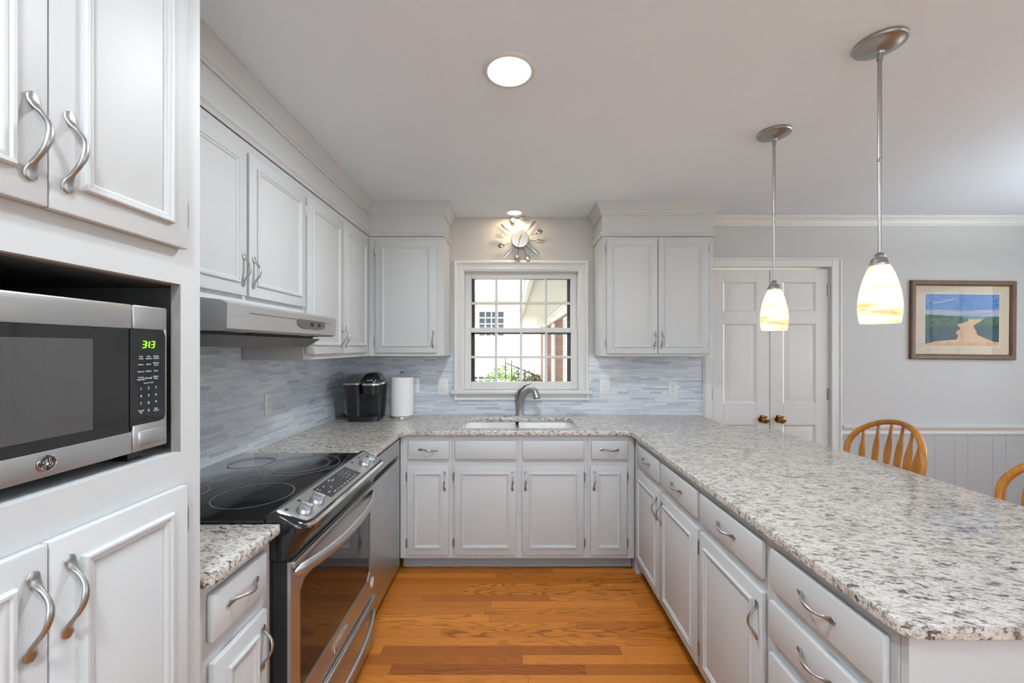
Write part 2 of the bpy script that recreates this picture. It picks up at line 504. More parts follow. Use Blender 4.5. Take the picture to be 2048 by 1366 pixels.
def smooth_path(P, k=5):
    P = [Vector(p) for p in P]; out = []
    for i in range(len(P) - 1):
        a, b_, c, d = P[max(i - 1, 0)], P[i], P[i + 1], P[min(i + 2, len(P) - 1)]
        for j in range(k):
            u = j / k
            out.append(.5 * ((2 * b_) + (c - a) * u + (2 * a - 5 * b_ + 4 * c - d) * u * u + (3 * b_ - a - 3 * c + d) * u ** 3))
    return out + [P[-1]]
def face_mx(x, y, z):            # text lying in the local xz plane, read from -y
    return Matrix.Translation((x, y, z)) @ Matrix.Rotation(PI / 2, 4, 'X')
def toward(v): return Vector(v).to_track_quat('Z', 'Y').to_matrix().to_4x4()

# ------------------------------------------------------------------ the room
T = .14
b = MB(); b.box(XL - T, YF - T, -.06, XR + T, YB + T, 0)
struct(b.build('floor', M['floor'], smooth=0), 'orange oak strip flooring running across the kitchen', 'floor')
b = MB(); b.box(XL - T, YF - T, CEIL, XR + T, YB + T, CEIL + .1)
struct(b.build('ceiling', M['ceil'], smooth=0), 'flat pale grey painted ceiling over kitchen and dining side', 'ceiling')
WX0, WX1, WB, WT = -.385, .524, 1.105, 2.061       # kitchen window opening
DX0, DX1, DT = 1.575, 2.522, 2.085                 # double door opening
b = MB()
for x0, x1, z0, z1 in ((XL - T, WX0, 0, CEIL), (WX0, WX1, 0, WB), (WX0, WX1, WT, CEIL), (WX1, DX0, 0, CEIL), (DX0, DX1, DT, CEIL), (DX1, XR + T, 0, CEIL)):
    b.box(x0, YB, z0, x1, YB + T, z1)
struct(b.build('wall_back', M['wall'], smooth=0), 'pale grey painted wall holding the sink window and double doors', 'wall')
b = MB(); b.box(XL - T, YF - T, 0, XL, YB, CEIL)
struct(b.build('wall_left', M['wall'], smooth=0), 'painted wall behind the range and tall cabinet', 'wall')
b = MB(); ys = sorted(WIN_R); cur = YF - T
for a, c in ys:
    b.box(XR, cur, 0, XR + T, a, CEIL); b.box(XR, a, 0, XR + T, c, WZ0); b.box(XR, a, WZ1, XR + T, c, CEIL); cur = c
b.box(XR, cur, 0, XR + T, YB, CEIL)
struct(b.build('wall_right', M['wall'], smooth=0), 'painted dining wall with three windows', 'wall')
b = MB()
for x0, x1, z0, z1 in ((XL, -.4, 0, CEIL), (-.4, 2.4, 0, .55), (-.4, 2.4, 2.15, CEIL), (2.4, XR, 0, CEIL)):
    b.box(x0, YF - T, z0, x1, YF, z1)
struct(b.build('wall_front', M['wall'], smooth=0), 'painted wall opposite the sink with one added broad window', 'wall')

def plain_window(name, label, x0, z0, x1, z1, loc, rz, nx, nz):
    o = bpy.data.objects.new(name, None); COL.objects.link(o); o.location = loc; o.rotation_euler = (0, 0, rz)
    struct(o, label, 'window')
    f = MB(); f.rings(x0 - .08, z0 - .08, x1 + .08, z1 + .08, [(0, 0), (0, .015), (.05, .02), (.08, .012), (.08, -.1)])
    f.build('casing', M['trim'], o)
    s = MB(); zm = (z0 + z1) / 2
    for a, c, y in ((z0, zm + .02, .03), (zm - .02, z1, .06)):
        s.rings(x0, a, x1, c, [(0, 0), (.045, 0), (.045, -.03), (0, -.03)], y)
        for i in range(1, nx): xx = x0 + .045 + (x1 - x0 - .09) * i / nx; s.box(xx - .009, y, a + .045, xx + .009, y + .02, c - .045)
        for i in range(1, nz): zz = a + .045 + (c - a - .09) * i / nz; s.box(x0 + .045, y + .001, zz - .009, x1 - .045, y + .019, zz + .009)
    s.build('sash', M['trim'], o)
    return o
for i, (a, c) in enumerate(WIN_R):
    plain_window('window_%d' % (i + 2), ('white divided window nearest the framed picture wall', 'white divided window in the middle of the dining wall', 'white divided window at the far end of the dining wall')[i],
                 0, WZ0, c - a, WZ1, (XR, c, 0), -PI / 2, 3, 2)

plain_window('window_5', 'broad white divided window added opposite the sink, unseen, for fill light', 0, .55, 2.8, 2.15, (2.4, YF, 0), PI, 6, 2)  # unseen window, added to fill the room with light from behind
b = MB(); b.box(XL - .6, YF - 1.25, 2.50, XR + .6, YF - T, 2.58); b.box(XL - .6, YF - 1.27, 2.44, XR + .6, YF - 1.25, 2.64)
struct(b.build('trim_6', M['extwhite'], smooth=0), 'unseen white eave added to keep sun out of the broad window', 'eave')  # unseen overhang, added to block sun at the broad window

# kitchen window: casing, stool, sashes, storm frame, glass
win = bpy.data.objects.new('window_1', None); COL.objects.link(win); win.location = (0, YB, 0)
struct(win, 'white double-hung divided window above the sink', 'window')
b = MB()
pr = [(0, 0), (0, .020), (.010, .026), (.022, .022), (.028, .012), (.050, .016), (.068, .015), (.074, .010), (.0815, .010), (.0815, -.10)]
b.rings(WX0 - .079, WB - .079, WX1 + .079, WT + .072, pr)
# the stool hides the casing's lower rail
b.build('casing', M['trim'], win)
b = MB(); b.box(WX0 - .10, -.055, 1.079, WX1 + .10, .012, 1.109, .008, 3); b.box(WX0, .0, 1.085, WX1, .13, 1.108)
b.build('stool', M['trim'], win)
def kitchen_sash(x0, x1, z0, z1, rb, rt, st, y, nz):
    s = MB(); d = .034
    s.box(x0, y, z0, x0 + st, y + d, z1, .003); s.box(x1 - st, y, z0, x1, y + d, z1, .003)
    s.box(x0 + st, y, z0, x1 - st, y + d, z0 + rb, .003); s.box(x0 + st, y, z1 - rt, x1 - st, y + d, z1, .003)
    gx0, gx1, gz0, gz1 = x0 + st, x1 - st, z0 + rb, z1 - rt
    for i in range(1, 4):
        xx = gx0 + (gx1 - gx0) * i / 4; s.box(xx - .010, y + .004, gz0, xx + .010, y + .026, gz1, .004)
    zz = (gz0 + gz1) / 2; s.box(gx0, y + .0048, zz - .010, gx1, y + .0252, zz + .010, .004)
    o = s.build('sash', M['trim'], win)
    g = MB(); g.poly([(gx0, y + .015, gz0), (gx1, y + .015, gz0), (gx1, y + .015, gz1), (gx0, y + .015, gz1)]); g.build('glass', M['glass'], o, smooth=0)
kitchen_sash(WX0 + .002, WX1 - .002, 1.109, 1.602, .062, .036, .050, .030, 2)
kitchen_sash(WX0 + .002, WX1 - .002, 1.585, 2.059, .020, .054, .050, .068, 2)
b = MB()
b.rings(WX0 + .02, 1.109, WX1 - .02, 2.06, [(0, 0), (.055, 0), (.055, -.02), (0, -.02)], .115)
b.box(WX0 + .02, .115, 1.555, WX1 - .02, .135, 1.60)
b.build('storm_frame', M['iron'], win)

# double doors
def panel_door(name, label, x0, x1, knob_x, hinge_x):
    o = bpy.data.objects.new(name, None); COL.objects.link(o); o.location = (0, YB + .012, 0); struct(o, label, 'door')
    z0, z1, st = .012, 2.066, .104
    rails = [(z0, .23), (.83, 1.0), (1.635, 1.735), (1.968, z1)]
    s = MB()
    s.box(x0, 0, z0, x0 + st, .035, z1, .002); s.box(x1 - st, 0, z0, x1, .035, z1, .002)
    for a, c in rails: s.box(x0 + st, 0, a, x1 - st, .035, c)
    for (a, c), (d, e) in zip(rails, rails[1:]):
        s.rings(x0 + st, c, x1 - st, d, [(0, 0), (.006, -.006), (.012, -.012), (.022, -.012), (.045, -.003), (.05, -.003)], 0, fill=True)
    s.build('leaf', M['door'], o)
    k = MB()
    k.lathe([(0, 0), (.030, 0), (.032, .004), (.028, .008), (.012, .010), (.010, .024), (.020, .032), (.029, .042), (.030, .052), (.024, .062), (.010, .067), (0, .067)], 28,
            Matrix.Translation((knob_x, 0, .878)) @ toward((0, -1, 0)))
    k.build('knob', M['brass'], o)
    for hz in (.25, 1.03, 1.86):
        h = MB(); h.cyl((hinge_x, -.006, hz), (hinge_x, -.006, hz + .09), .007); h.box(hinge_x - .012, -.003, hz, hinge_x + .012, .0, hz + .09)
        h.build('hinge', M['hinge'], o)
panel_door('door_1', 'white panelled door leaf beside the upper cabinet', DX0 + .003, 2.047, 1.985, DX0 + .006)
panel_door('door_2', 'white panelled door leaf beside the framed picture wall', 2.053, DX1 - .003, 2.115, DX1 - .006)
b = MB(); b.box(DX0 - .07, YB - .018, 0, DX0, YB, DT + .07, .004)
b.box(DX0 - .058, YB - .024, 0, DX0 - .045, YB - .016, DT + .05, .004)
b.box(DX1, YB - .018, 0, DX1 + .08, YB, DT + .07, .004); b.box(DX1 + .06, YB - .0255, 0, DX1 + .0795, YB - .016, DT + .0525, .004)
b.box(DX0, YB - .018, DT - .002, DX1, YB, DT + .07, .004); b.box(DX0 - .07, YB - .026, DT + .052, DX1 + .08, YB - .016, DT + .07, .004)
b.box(DX0, YB, 0, DX0 + .0015, YB + .1, DT); b.box(DX1 - .0015, YB, 0, DX1, YB + .1, DT)
struct(b.build('trim_1', M['trim']), 'white casing around the double doors', 'door casing')

# dining side: wainscot with chair rail, baseboards, crown
b = MB(); wx = DX1 + .08
b.box(wx, YB - .010, 0, XR, YB, .80)
x = wx + .03; k = 0
grooves = []
while x < XR:
    grooves.append(x); x += (.105, .195, .105, .20, .10, .16)[k % 6]; k += 1
b2 = MB()
for gx in grooves: b2.box(gx, YB - .0108, .1, gx + .0035, YB - .009, .765)
wainscot = b.build('wainscot', M['wains'], smooth=0); struct(wainscot, 'pale grey grooved wainscot under the chair rail', 'wainscot')
b2.build('groove', M['toe'], wainscot, smooth=0)
b = MB(); b.sweep([(wx, YB), (XR, YB)], [(0, .76), (.018, .76), (.020, .772), (.014, .778), (.014, .79), (.020, .795), (.030, .812), (.034, .822), (.034, .832), (0, .832)])
struct(b.build('trim_2', M['trim']), 'white chair rail moulding above the wainscot', 'chair rail')
b = MB(); b.sweep([(wx, YB), (XR, YB)], [(0, 0), (.016, 0), (.016, .09), (.010, .11), (0, .11)])
struct(b.build('baseboard_back', M['trim']), 'white baseboard under the wainscot', 'baseboard')
crown = [(0, CEIL - .072), (.008, CEIL - .072), (.010, CEIL - .060), (.016, CEIL - .056), (.022, CEIL - .040), (.038, CEIL - .022), (.046, CEIL - .018), (.052, CEIL - .010), (.052, CEIL - .0005), (0, CEIL - .0005)]
b = MB(); b.sweep([(1.44, YB), (XR, YB), (XR, YF), (XL, YF)], crown)
struct(b.build('trim_3', M['trim']), 'white crown moulding along the dining wall tops', 'crown moulding')

# cornices above the upper cabinets: frieze board, lower bead and crown
def cornice(path, name, label, boxes):
    c = MB()
    cb = [(0, CEIL - .088), (.007, CEIL - .088), (.009, CEIL - .076), (.015, CEIL - .071), (.017, CEIL - .062), (.026, CEIL - .044), (.040, CEIL - .028), (.044, CEIL - .018), (.050, CEIL - .012), (.050, CEIL - .0005), (0, CEIL - .0005)]
    c.sweep(path, cb)
    c.sweep(path, [(0, 2.243), (.006, 2.243), (.008, 2.252), (.012, 2.258), (.018, 2.264), (.018, 2.274), (0, 2.274)])
    for q in boxes: c.box(*q)
    struct(c.build(name, M['cab']), label, 'cornice')
UX, UY = -1.03, 2.92
cornice([(UX, .92), (UX, UY), (-.492, UY), (-.492, YB)], 'trim_4', 'painted frieze and crown above the cabinets over the range', [(XL, .92, 2.24, UX, YB, CEIL - .001), (UX, UY, 2.24, -.492, YB, CEIL - .001)])
cornice([(.643, YB), (.643, UY), (1.438, UY), (1.438, YB)], 'trim_5', 'painted frieze and crown above the two-door cabinet', [(.643, UY, 2.24, 1.438, YB, CEIL - .001)])

# mosaic backsplash
b = MB(); b.box(XL, .915, .90, XL + .008, YB, 1.66)
struct(b.build('backsplash_wall_left', M['tileY'], smooth=0), 'blue-grey glass strip mosaic behind the range', 'backsplash')
b = MB()
b.box(XL + .008, YB - .008, .90, WX0 - .079, YB, 1.40); b.box(WX0 - .079, YB - .008, .90, WX1 + .079, YB, 1.08); b.box(WX1 + .079, YB - .008, .90, 1.505, YB, 1.40)
struct(b.build('backsplash_wall_back', M['tileX'], smooth=0), 'blue-grey glass strip mosaic behind the sink', 'backsplash')

# ------------------------------------------------------------------ cabinets
def handle_mesh():
    h = MB(); L = .064; n = 34; pts = []; rad = []
    for i in range(n + 1):
        t = -1 + 2 * i / n; a = abs(t)
        out = .0024 + .0255 * (.5 + .5 * math.cos(PI * (a / .84) ** 1.25)) if a < .84 else .0024
        side = .0035 * math.sin(PI * t)
        wv = (.0036 + .0016 * math.exp(-(t / .28) ** 2)) if a < .56 else .0036 + .0052 * math.sin(min(1, (a - .56) / .31) * PI / 2)
        th = .0034 if a < .6 else .0034 - .0010 * (a - .6) / .4
        if a > .87: wv *= math.sqrt(max(0.04, 1 - ((a - .87) / .13) ** 2)); th *= .5 + .5 * math.sqrt(max(.04, 1 - ((a - .87) / .13) ** 2))
        pts.append((side, -out, t * L)); rad.append((wv, th))
    h.tube(pts, rad, 12, up=(0, -1, 0))
    o = h.build('handle', M['nickel']); me = o.data; bpy.data.objects.remove(o); return me
HANDLE = handle_mesh()
def hinge_mesh():
    h = MB(); h.cyl((0, -.006, -.024), (0, -.006, .024), .0042, seg=12)
    for z in (-.027, .027): h.lathe([(0, -.005), (.003, -.003), (.0035, 0), (.003, .003), (0, .005)], 10, Matrix.Translation((0, -.006, z)))
    for z in (-.008, .008): h.cyl((0, -.006, z - .0008), (0, -.006, z + .0008), .0048, seg=12)
    h.box(-.009, -.0025, -.022, .0, 0, .022, .001)
    o = h.build('hinge', M['hinge']); me = o.data; bpy.data.objects.remove(o); return me
HINGE = hinge_mesh()
def inst(name, me, parent, loc, rot=(0, 0, 0)):
    o = bpy.data.objects.new(name, me); COL.objects.link(o); o.parent = parent; o.location = loc; o.rotation_euler = rot; return o

MOULD = [(0, 0), (0, .0055), (.003, .0085), (.0075, .0085), (.0095, .0055), (.0135, .006), (.0165, .0045), (.019, 0)]
DT_ = .018
def add_door(par, x0, z0, x1, z1, hside, vend, hinges=True, ins=.045, hoff=.097):
    """Overlay door on the local face y=0; hside 'L'/'R' is the handle stile, vend 't'/'b' its end."""
    w, h = x1 - x0, z1 - z0
    s = MB(); s.box(0, -DT_, 0, w, -.001, h, .0035, 2)
    d = s.build('door', M['cab'], par, (x0, 0, z0))
    m = MB(); m.rings(ins, ins, w - ins, h - ins, MOULD, -DT_)
    m.build('moulding', M['cab'], d)
    hx = .023 if hside == 'L' else w - .023
    hz = h - hoff if vend == 't' else hoff
    inst('handle', HANDLE, d, (hx, -DT_, hz))
    if hinges:
        ex = w + .004 if hside == 'L' else -.004
        for z in (.075, h - .075): inst('hinge', HINGE, d, (ex, -.004, z), (0, 0, 0 if hside == 'R' else PI))
        for c in d.children:
            if c.name.startswith('hinge') and hside == 'L': c.rotation_euler = (0, 0, 0); c.scale = (-1, 1, 1)
    return d
def add_drawer(par, x0, z0, x1, z1, handle=True, name='drawer'):
    w, h = x1 - x0, z1 - z0
    s = MB(); s.box(0, -DT_, 0, w, -.001, h, .005, 2)
    d = s.build(name, M['cab'], par, (x0, 0, z0))
    if handle: inst('handle', HANDLE, d, (w / 2, -DT_, h / 2 + .004), (0, PI / 2, 0))
    return d
def carcass(par, w, dep, z0, z1, openings, toe=True, name='body', side=.018, top=True):
    """Open box with a face frame; openings = [(x0, z0, x1, z1)] are the holes doors and drawers cover, from frame members."""
    c = MB(); f = .019
    c.box(0, f, z0, side, dep, z1); c.box(w - side, f, z0, w, dep, z1)
    c.box(side, f, z0, w - side, dep, z0 + side); 
    if top: c.box(side, f, z1 - side, w - side, dep, z1)
    c.box(side, dep - .006, z0, w - side, dep, z1)
    xs = sorted({0, w, *[o[0] for o in openings], *[o[2] for o in openings]})
    zs = sorted({z0, z1, *[o[1] for o in openings], *[o[3] for o in openings]})
    for xa, xb in zip(xs, xs[1:]):
        for za, zb in zip(zs, zs[1:]):
            xm, zm = (xa + xb) / 2, (za + zb) / 2
            if any(o[0] < xm < o[2] and o[1] < zm < o[3] for o in openings): continue
            c.box(xa, 0, za, xb, f, zb)
    o = c.build(name, M['cab'], par, smooth=0)
    if toe:
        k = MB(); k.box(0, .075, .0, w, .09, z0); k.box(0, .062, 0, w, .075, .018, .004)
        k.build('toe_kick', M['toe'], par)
    return o
BZ0, BZ1 = .09, .884      # base cabinets
DRZ0, DRZ1, DOZ0, DOZ1 = .730, .847, .118, .690
ov = .012
def hole(x0, z0, x1, z1): return (x0 + ov, z0 + ov, x1 - ov, z1 - ov)

# base cabinet under the sink wall: three units, face at Y 2.62
FY = 2.62
def base_unit(label, x0, x1, drawers, doors, loc, rz, grp=None, cat='cabinet', dep=.59):
    t = thing('base_cabinet', label, cat, loc, rz, grp)
    carcass(t, x1 - x0, dep, BZ0, BZ1, [hole(a - x0, c, d - x0, e) for (a, c, d, e, *_r) in drawers] + [hole(a - x0, c, d - x0, e) for (a, c, d, e, *_r) in doors], top=False)
    for a, c, d, e, hd in drawers: add_drawer(t, a - x0, c, d - x0, e, hd, 'drawer' if hd else 'false_front')
    for a, c, d, e, hs in doors: add_door(t, a - x0, c, d - x0, e, hs, 't')
    return t
base_unit('narrow white base cabinet with one drawer between dishwasher and sink base', -.722, -.390, [(-.668, DRZ0, -.409, DRZ1, True)], [(-.674, DOZ0, -.409, DOZ1, 'R')], (-.722, FY, 0), 0)
base_unit('wide white sink base cabinet with two blank drawer fronts', -.389, .481, [(-.3695, DRZ0, .0243, DRZ1, False), (.064, DRZ0, .457, DRZ1, False)],
          [(-.372, DOZ0, .024, DOZ1, 'R'), (.061, DOZ0, .457, DOZ1, 'L')], (-.389, FY, 0), 0)
base_unit('narrow white base cabinet with one drawer between sink base and peninsula', .482, .784, [(.504, DRZ0, .7365, DRZ1, True)], [(.499, DOZ0, .733, DOZ1, 'L')], (.482, FY, 0), 0)

# peninsula units, faces at X .785 looking to -X; local x runs towards the viewer
PX = .785
def pen(label, y1, y0, drawers, doors):
    return base_unit(label, 0, y1 - y0, [(y1 - a, z0, y1 - c, z1, True) for a, c, z0, z1 in drawers], [(y1 - a, DOZ0, y1 - c, DOZ1, hs) for a, c, hs in doors], (PX, y1, 0), -PI / 2, dep=.58)
pen('white peninsula cabinet with two drawers over two doors, next to the corner', 2.600, 1.687, [(2.523, 2.145, DRZ0, DRZ1), (2.11, 1.699, DRZ0, DRZ1)], [(2.530, 2.140, 'R'), (2.115, 1.699, 'L')])
pen('white peninsula cabinet with one drawer over one door', 1.686, 1.235, [(1.673, 1.254, DRZ0, DRZ1)], [(1.673, 1.254, 'R')])
dstack = pen('white stack of drawers at the open end of the peninsula', 1.234, .824, [(1.215, .843, DRZ0, DRZ1 + .002), (1.222, .840, .578, .692), (1.222, .840, .345, .536), (1.222, .840, .118, .305)], [])
b = MB(); b.box(.785, .805, 0, 1.40, .823, .884, .001)
tag(b.build('end_panel', M['cab']), 'plain white panel closing the open end of the peninsula', 'panel')
b = MB(); b.box(1.366, .824, 0, 1.384, 2.60, .884); b.box(1.384, .824, 0, 1.392, 2.60, .10)
tag(b.build('back_panel', M['cab']), 'plain white panel behind the peninsula cabinets facing the chairs', 'panel')
b = MB(); b.box(.79, 2.602, 0, 1.46, 3.20, .884)
tag(b.build('corner_cabinet', M['cab']), 'white blind corner carcass under the granite where peninsula meets sink wall', 'cabinet')

# small base cabinet between tall cabinet and range
t = thing('base_cabinet', 'narrow white base cabinet between tall cabinet and range', 'cabinet', (-.735, .919, 0), PI / 2)
carcass(t, .311, .59, BZ0, BZ1, [hole(.056, DRZ0, .272, .853), hole(.056, DOZ0, .272, .684)], top=False)
add_drawer(t, .056, .736, .272, .853); add_door(t, .060, DOZ0, .272, .684, 'R', 't')

# tall cabinet with a microwave niche
TX, TY0, TY1 = -.705, .292, .918
tall = thing('tall_cabinet', 'tall white cabinet with paired doors above and below the microwave', 'cabinet', (TX, TY0, 0), PI / 2)
w = TY1 - TY0; dep = TX - XL - .003
NZ0, NZ1, NX0, NX1 = 1.225, 1.580, .055, .573
c = MB(); f = .018
for x0, x1 in ((0, .018), (w - .018, w)): c.box(x0, f, 0, x1, dep, CEIL - .001)
for z in (.10, NZ0 - .018, NZ1, CEIL - .02): c.box(.018, f, z, w - .018, dep, z + .018)
c.box(.018, dep - .006, .1, w - .018, dep, CEIL - .02)
for q in ((0, 0, .10, .055, CEIL - .001), (.573, 0, .10, w, CEIL - .001), (.055, 0, .10, .573, .13), (.055, 0, 1.145, .573, NZ0), (.055, 0, NZ1, .573, 1.665), (.055, 0, 2.30, .573, CEIL - .001)):
    c.box(q[0], 0, q[2], q[3], f, q[4])
c.build('body', M['cab'], tall, smooth=0)
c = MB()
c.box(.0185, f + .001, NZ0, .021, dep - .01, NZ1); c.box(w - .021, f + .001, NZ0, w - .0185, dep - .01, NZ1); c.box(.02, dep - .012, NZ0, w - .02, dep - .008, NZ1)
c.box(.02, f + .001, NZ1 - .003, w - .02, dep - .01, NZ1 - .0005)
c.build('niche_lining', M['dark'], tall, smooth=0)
c = MB(); c.box(NX1 - .0012, .0005, NZ0, NX1 + .0002, f + .002, NZ1)
c.build('jamb', M['rawwood'], tall, smooth=0)
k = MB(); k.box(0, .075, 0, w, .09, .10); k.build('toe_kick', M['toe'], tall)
def tdoor(ya, yb, z0, z1, hs, ve): return add_door(tall, ya - TY0, z0, yb - TY0, z1, hs, ve, ins=.042, hoff=.094)
tdoor(.347, .603, 1.653, 2.318, 'R', 'b'); tdoor(.6055, .863, 1.653, 2.318, 'L', 'b')
tdoor(.347, .603, .118, 1.156, 'R', 't'); tdoor(.6055, .863, .118, 1.156, 'L', 't')

# upper cabinets
def upper(label, w, dep, z0, z1, doors, loc, rz):
    t = thing('upper_cabinet', label, 'cabinet', loc, rz)
    carcass(t, w, dep, z0, z1, [hole(a, c, d, e) for a, c, d, e, *_r in doors], toe=False)
    for a, c, d, e, hs in doors: add_door(t, a, c, d, e, hs, 'b')
    return t
def uleft(label, y0, y1, z0, doors): return upper(label, y1 - y0, UX - XL - .012, z0, 2.243, [(a - y0, c, d - y0, e, hs) for a, c, d, e, hs in doors], (UX, y0, 0), PI / 2)
uleft('short white upper cabinet with two doors above the range hood', .922, 2.000, 1.612, [(1.125, 1.642, 1.552, 2.196, 'R'), (1.566, 1.642, 1.993, 2.196, 'L')])
uleft('long white upper cabinet with two doors between hood and corner', 2.001, 2.918, 1.385, [(2.015, 1.411, 2.432, 2.196, 'R'), (2.447, 1.411, 2.852, 2.196, 'L')])
def uback(label, x0, x1, doors): return upper(label, x1 - x0, YB - UY - .010, 1.385, 2.243, [(a - x0, c, d - x0, e, hs) for a, c, d, e, hs in doors], (x0, UY, 0), 0)
uback('single door white upper cabinet above coffee maker and paper towels', UX + .001, -.492, [(-.98, 1.408, -.542, 2.212, 'R')])
uback('two-door white upper cabinet between window and double doors', .643, 1.438, [(.673, 1.402, 1.036, 2.226, 'R'), (1.041, 1.402, 1.40, 2.226, 'L')])

# ------------------------------------------------------------------ granite worktops
ZT = .914; ZC = .884
def rounded(pts, r):
    out = []; n = len(pts)
    for i, p in enumerate(pts):
        if r[i] <= 0: out.append(p); continue
        P = Vector(p); A = (Vector(pts[i - 1]) - P).normalized(); B = (Vector(pts[(i + 1) % n]) - P).normalized()
        s = P + A * r[i]; e = P + B * r[i]
        for k in range(6):
            u = k / 5; q = s * (1 - u) ** 2 + P * 2 * u * (1 - u) + e * u * u; out.append((q.x, q.y))
    return out
def worktop():
    outer = rounded([(XL + .009, YB - .009), (XL + .009, 1.996), (-.700, 1.996), (-.700, 2.592), (.752, 2.592), (.752, .778), (1.712, .778), (1.712, 2.668), (1.462, 2.752), (1.480, YB - .009)],
                    [0, 0, .006, .045, .035, .040, .05, .05, .06, 0])
    inner = rounded([(-.345, 2.685), (.437, 2.685), (.437, 3.075), (-.345, 3.075)], [.05] * 4)
    cu = bpy.data.curves.new('w', 'CURVE'); cu.dimensions = '2D'; cu.fill_mode = 'BOTH'
    for poly in (outer, inner):
        s = cu.splines.new('POLY'); s.points.add(len(poly) - 1); s.use_cyclic_u = True
        for i, (x, y) in enumerate(poly): s.points[i].co = (x, y, 0, 1)
    bv = .0045
    cu.extrude = (ZT - ZC) / 2 - bv; cu.bevel_depth = bv; cu.bevel_resolution = 2; cu.offset = -bv
    ob = bpy.data.objects.new('w', cu); COL.objects.link(ob)
    dg = bpy.context.evaluated_depsgraph_get()
    me = bpy.data.meshes.new_from_object(ob.evaluated_get(dg))
    bpy.data.objects.remove(ob, do_unlink=True)
    g = MB(); g.mesh(me, Matrix.Translation((0, 0, (ZT + ZC) / 2)))
    o = g.build('worktop', M['granite'], origin=(.4, 2.9, ZC))
    tag(o, 'speckled granite worktop running along sink wall and peninsula', 'worktop')
worktop()
b = MB(); b.prism(rounded([(XL + .009, .920), (-.742, .920), (-.700, .962), (-.700, 1.230), (XL + .009, 1.230)], [0, .008, .008, .006, 0]), ZC, ZT, .0045, 2)
tag(b.build('worktop', M['granite'], origin=(-1.0, 1.07, ZC)), 'small speckled granite slab between tall cabinet and range', 'worktop')

# sink
sink = thing('sink', 'white double-bowl sink set under the granite', 'sink', (.046, 2.88, ZC))
def bowl(x0, x1, y0, y1, d):
    m = MB()
    secs = []
    for z, ins in ((0, 0), (-.02, .004), (-d + .05, .018), (-d + .015, .035), (-d, .07)):
        secs.append([(px, py, z) for px, py in rounded([(x0 + ins, y0 + ins), (x1 - ins, y0 + ins), (x1 - ins, y1 - ins), (x0 + ins, y1 - ins)], [.055] * 4)])
    t = bmesh.new(); R = [[t.verts.new(p) for p in s] for s in secs]
    for A, B in zip(R, R[1:]):
        for i in range(len(A)):
            j = (i + 1) % len(A); t.faces.new([A[i], B[i], B[j], A[j]])
    t.faces.new(R[-1][::-1])
    m.mi = 0
    for f in t.faces: f.material_index = 0
    me = bpy.data.meshes.new('t'); t.to_mesh(me); t.free(); m.bm.from_mesh(me); bpy.data.meshes.remove(me)
    return m.build('bowl', M['sink'], sink)
bowl(-.405, -.022, -.208, .208, .19); bowl(-.002, .405, -.208, .208, .19)
m = MB(); m.box(-.022, -.20, -.05, -.002, .20, -.022, .006, 2); m.build('divider', M['sink'], sink)
m = MB(); m.rings(-.414, -.232, .414, .232, [(0, 0), (.014, 0)], 0, mx=Matrix.Rotation(-PI / 2, 4, 'X'))
m.build('rim', M['sink'], sink, (0, 0, -.002))
for x in (-.21, .20):
    m = MB(); m.lathe([(.045, 0), (.043, .004), (.034, .003), (.030, -.004), (0, -.004)], 28); m.build('drain', M['chrome'], sink, (x, .02, -.188))

# faucet
fau = thing('faucet', 'brushed nickel single-lever faucet behind the sink', 'faucet', (.055, 3.155, ZT))
m = MB(); m.prism(rounded([(-.125, -.028), (.125, -.028), (.125, .028), (-.125, .028)], [.028] * 4), 0, .006, .002); m.build('deck_plate', M['nickel'], fau)
m = MB()
P = [(0, 0, .004), (0, 0, .05), (.004, -.008, .10), (.018, -.025, .150), (.045, -.055, .192), (.078, -.088, .214), (.104, -.112, .214)]
m.tube(P, [.029, .0265, .0255, .0245, .023, .0225, .022], 20); m.build('spout', M['nickel'], fau)
m = MB(); m.tube([(.100, -.108, .217), (.112, -.119, .206), (.120, -.127, .182), (.126, -.133, .155)], [.018, .023, .0255, .029], 20)
hd = m.build('spray_head', M['nickel'], fau)
m = MB(); m.tube([(.1262, -.1332, .1552), (.1268, -.1338, .151)], [.0265, .025], 20); m.build('aerator', M['black'], hd)
m = MB(); m.tube([(-.020, .012, .05), (-.021, .012, .12), (-.018, .006, .165), (.004, -.012, .205), (.045, -.045, .243), (.085, -.075, .260)], [(.012, .012), (.017, .016), (.021, .016), (.022, .011), (.017, .007), (.008, .004)], 16, up=(0, 0, 1))
m.build('lever', M['nickel'], fau)

# ------------------------------------------------------------------ range
rg = thing('range', 'stainless slide-in electric range with black glass cooktop', 'range', (-.735, 1.232, 0), PI / 2)
RW = .756      # local x 0..RW runs away from the viewer; local -y is towards the aisle
m = MB(); m.box(.004, 0, .03, RW - .004, .595, .916, .004); m.box(.03, .03, 0, RW - .03, .55, .03)
m.build('body', M['black'], rg)
m = MB(); m.box(-.008, .012, .9155, RW + .008, .590, .930, .005, 2)
ck = m.build('cooktop', M['gloss'], rg)
def ring(cx, cy, r):
    t = MB(); t.lathe([(r - .0012, .9302), (r - .0012, .9305), (r + .0012, .9305), (r + .0012, .9302)], 64, Matrix.Translation((cx, cy, 0)))
    t.build('burner_ring', M['ringc'], ck)
M['ringc'] = mat('burner_print', (.24, .24, .24, 1), .35)
for X, Y, r in ((-.905, 1.425, .125), (-.935, 1.795, .160), (-.935, 1.795, .118), (-1.175, 1.835, .092), (-1.185, 1.44, .092)):
    ring(Y - 1.232, -(X + .735), r)
